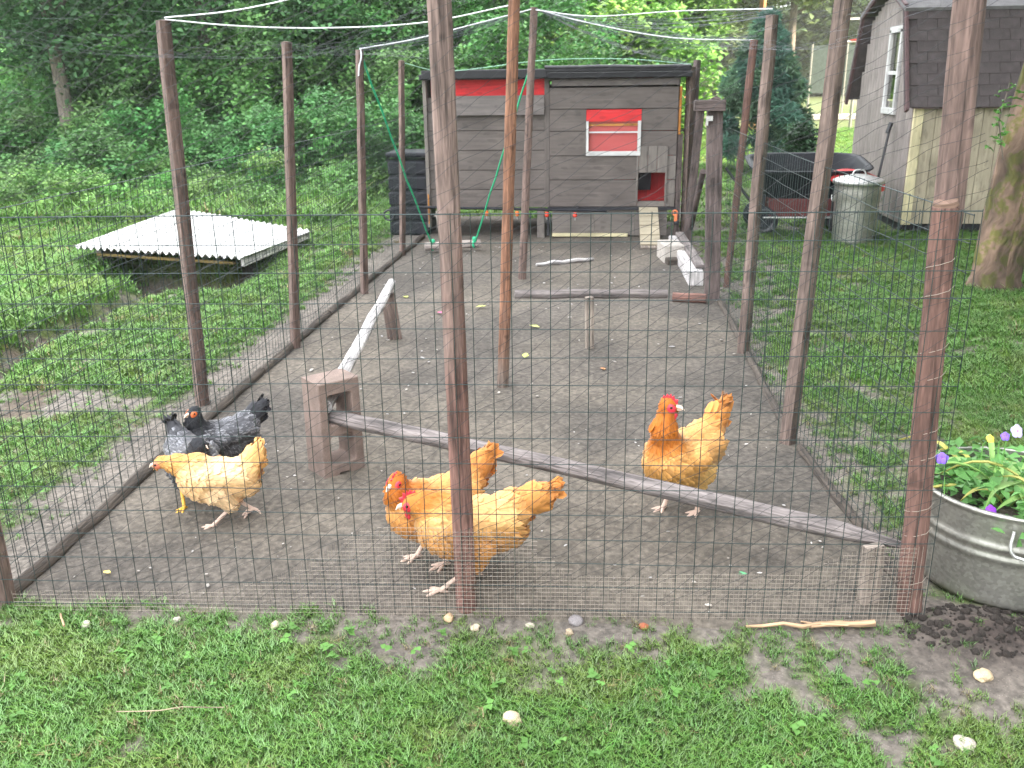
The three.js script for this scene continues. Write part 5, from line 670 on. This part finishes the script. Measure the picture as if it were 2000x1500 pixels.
  // head furniture in a frame that looks along +x
  const Q = new THREE.Quaternion().setFromRotationMatrix(new THREE.Matrix4().makeBasis(hd, V(0, 1, 0).addScaledVector(hd, -hd.y).normalize(), hd.clone().cross(V(0, 1, 0)).normalize())), on = (g2) => g2.applyMatrix4(new THREE.Matrix4().compose(H, Q, V(1, 1, 1)));
  const cs = new THREE.Shape(), pts = [[-0.022, 0.02], [-0.02, 0.034], [-0.012, 0.03], [-0.008, 0.042], [0, 0.033], [0.005, 0.045], [0.011, 0.033], [0.017, 0.04], [0.021, 0.027], [0.033, 0.027], [0.031, 0.012], [0.015, 0.014]]; cs.moveTo(...pts[0]); pts.slice(1).forEach((q) => cs.lineTo(...q)); cs.closePath();
  const ck = o.comb ?? 1; if (ck) part(t, 'comb', on(new THREE.ExtrudeGeometry(cs, { depth: 0.003, bevelEnabled: true, bevelSize: 0.0025, bevelThickness: 0.0025, bevelSegments: 2 }).translate(0, 0, -0.0015).scale(ck, ck, ck)), P.comb ?? COMB);
  const ell = (x, y, z, a, b, c) => new THREE.SphereGeometry(1, 12, 8).scale(a, b, c).translate(x, y, z);
  for (const s of [-1, 1]) { part(t, 'face', on(ell(0.011, -0.003, s * 0.0185, 0.02, 0.017, 0.0095)), P.comb ?? COMB); part(t, 'wattle', on(ell(0.026, -0.034 * ck, s * 0.009, 0.009 * ck, 0.018 * ck, 0.004)), P.comb ?? COMB); part(t, 'eye', on(ell(0.016, 0.004, s * 0.0275, 0.0045, 0.0045, 0.003)), EYE); }
  part(t, 'beak', on(merge([tube([V(0.026, 0.002, 0), V(0.042, 0.001, 0), V(0.054, -0.006, 0)], (k) => 0.0085 * (1 - 0.85 * k * k), 8), tube([V(0.026, -0.007, 0), V(0.044, -0.008, 0)], (k) => 0.006 * (1 - 0.7 * k), 7)])), BEAK);
  // legs: shank, three front toes, a hind toe
  o.feet.forEach(([fx, fz, lift = 0, yaw = 0, curl = 0], i) => {
    const a = V(...th[i]), ft = V(fx, 0.012 + lift, fz), hock = a.clone().lerp(ft, 0.32).add(V(-0.022, 0, 0)), L = part(t, 'leg', tube([a.clone().add(V(0, 0.02, 0)), hock, hock.clone().lerp(ft, 0.5), ft], (k) => k < 0.34 ? lerp(0.016, 0.0085, k * 3) : 0.0078, 9, { lump: 0.06, seed: i + 2 }), P.leg), toes = [];
    for (const [an, ln] of [[0, 0.058], [0.62, 0.048], [-0.62, 0.048], [2.9, 0.026]]) { const c = Math.cos(an + yaw), s = Math.sin(an + yaw); toes.push(tube([ft.clone().add(V(0, 0.004, 0)), ft.clone().add(V(c * ln * 0.5, -0.001 - curl * 0.2 * ln, s * ln * 0.5)), ft.clone().add(V(c * ln * 0.85, -0.006 - curl * 0.7 * ln, s * ln * 0.85)), ft.clone().add(V(c * ln, -0.01 - curl * ln, s * ln))], (k) => 0.0068 - 0.0045 * k * k, 7)); }
    part(L, 'foot', merge(toes), P.leg);
  });
  t.scale.setScalar(sc); return t;
}
const HENMAT = new THREE.MeshStandardMaterial({ vertexColors: true, roughness: 0.9 }), FEATHER = new THREE.MeshPhysicalMaterial({ vertexColors: true, roughness: 0.75, side: THREE.DoubleSide, sheen: 0.3, sheenRoughness: 0.5, sheenColor: rgb(1, 0.9, 0.75) }), COMB = std(rgb(0.62, 0.03, 0.05), { roughness: 0.5 }), EYE = std(rgb(0.03, 0.012, 0.005), { roughness: 0.1 }), BEAK = std(rgb(0.72, 0.55, 0.42), { roughness: 0.45 });
const legPink = std(rgb(0.62, 0.45, 0.36), { roughness: 0.6 }), legYel = std(rgb(0.72, 0.4, 0.05), { roughness: 0.55 });
const gold = { body: [0.5, 0.205, 0.05], back: [0.62, 0.31, 0.1], neck: [0.47, 0.14, 0.014], tail: [0.48, 0.185, 0.04], fluff: [0.5, 0.23, 0.07], leg: legPink }, buff = { body: [0.56, 0.265, 0.08], back: [0.68, 0.39, 0.15], neck: [0.54, 0.21, 0.037], tail: [0.52, 0.22, 0.055], fluff: [0.52, 0.235, 0.07], leg: legPink }, pale = { body: [0.68, 0.42, 0.19], back: [0.72, 0.48, 0.25], neck: [0.64, 0.33, 0.1], tail: [0.66, 0.37, 0.13], fluff: [0.7, 0.48, 0.27], leg: legPink, comb: std(rgb(0.6, 0.17, 0.09), { roughness: 0.6 }) };
const dusk = std(rgb(0.58, 0.13, 0.035), { roughness: 0.6 }), speck = { body: [0.04, 0.04, 0.045], back: [0.07, 0.07, 0.078], neck: [0.018, 0.019, 0.023], tail: [0.02, 0.02, 0.024], fluff: [0.045, 0.045, 0.05], edge: [0.34, 0.34, 0.36], leg: legYel, comb: dusk };
hen('pale buff hen striding left with its neck stretched out', { at: [-1.325, 0, -2.83], turn: Math.PI + 0.06, scale: 0.84, seed: 1, pal: pale, head: [0.225, 0.285, -0.01], dir: [1, -0.3, -0.12], crook: [0.0, 0.004, 0], tail: [-0.175, 0.335, 0], comb: 0.55, thigh: [[0.02, 0.115, 0.045], [-0.05, 0.12, -0.045]], feet: [[-0.12, 0.05, 0.03, 0, 0.5], [0.03, -0.05, 0.0, -0.2]] });
hen('dark speckled hen standing farthest back by the tall left post', { at: [-1.46, 0, -3.2], turn: Math.PI + 0.75, scale: 0.84, seed: 2, pal: speck, head: [0.115, 0.365, -0.01], dir: [0.9, -0.12, -0.25], tail: [-0.19, 0.31, 0], comb: 0.4, feet: [[0.02, 0.045], [-0.01, -0.05]] });
hen('dark speckled hen half hidden behind the pale buff hen', { at: [-1.49, 0, -2.99], turn: -0.8, scale: 0.84, seed: 3, pal: speck, head: [0.105, 0.312, 0.0], dir: [0.75, -0.15, -0.45], tail: [-0.165, 0.315, 0.01], comb: 0.45, feet: [[0.05, 0.075, 0, 1.2], [0.03, -0.03, 0, 1]] });
hen('golden hen facing half left behind the nearest hen', { at: [-0.52, 0, -2.62], turn: Math.PI + 0.72, scale: 0.98, seed: 4, pal: gold, head: [0.13, 0.328, 0.0], dir: [0.95, -0.25, -0.3], crook: [0.02, 0.0, 0.0], tail: [-0.205, 0.325, 0], comb: 0.7, feet: [[0.05, 0.05, 0, 0.2], [0, -0.05, 0, 0.1]] });
hen('buff hen nearest the front fence with its tail to the right', { at: [-0.385, 0, -2.485], turn: Math.PI + 0.18, scale: 1.0, seed: 5, pal: buff, head: [0.172, 0.292, 0.0], dir: [0.95, -0.3, -0.05], crook: [0.012, 0.012, 0], tail: [-0.235, 0.305, 0], comb: 0.9, feet: [[-0.01, 0.045, 0, 0.1], [0.1, -0.045, 0, 0.2]] });
hen('golden hen standing upright alone behind the long perch, looking right', { at: [0.295, 0, -3.03], turn: Math.PI + 0.85, scale: 1.05, seed: 6, pal: { ...gold, body: [0.57, 0.28, 0.07], fluff: [0.6, 0.36, 0.12] }, head: [0.105, 0.418, -0.005], dir: [-0.4, -0.08, -0.85], crook: [0.018, 0, 0], tail: [-0.19, 0.335, -0.01], comb: 0.85, feet: [[0.035, 0.05, 0, 0.1], [-0.02, -0.05, 0, 0.1]] });
renderer.render(scene, camera);
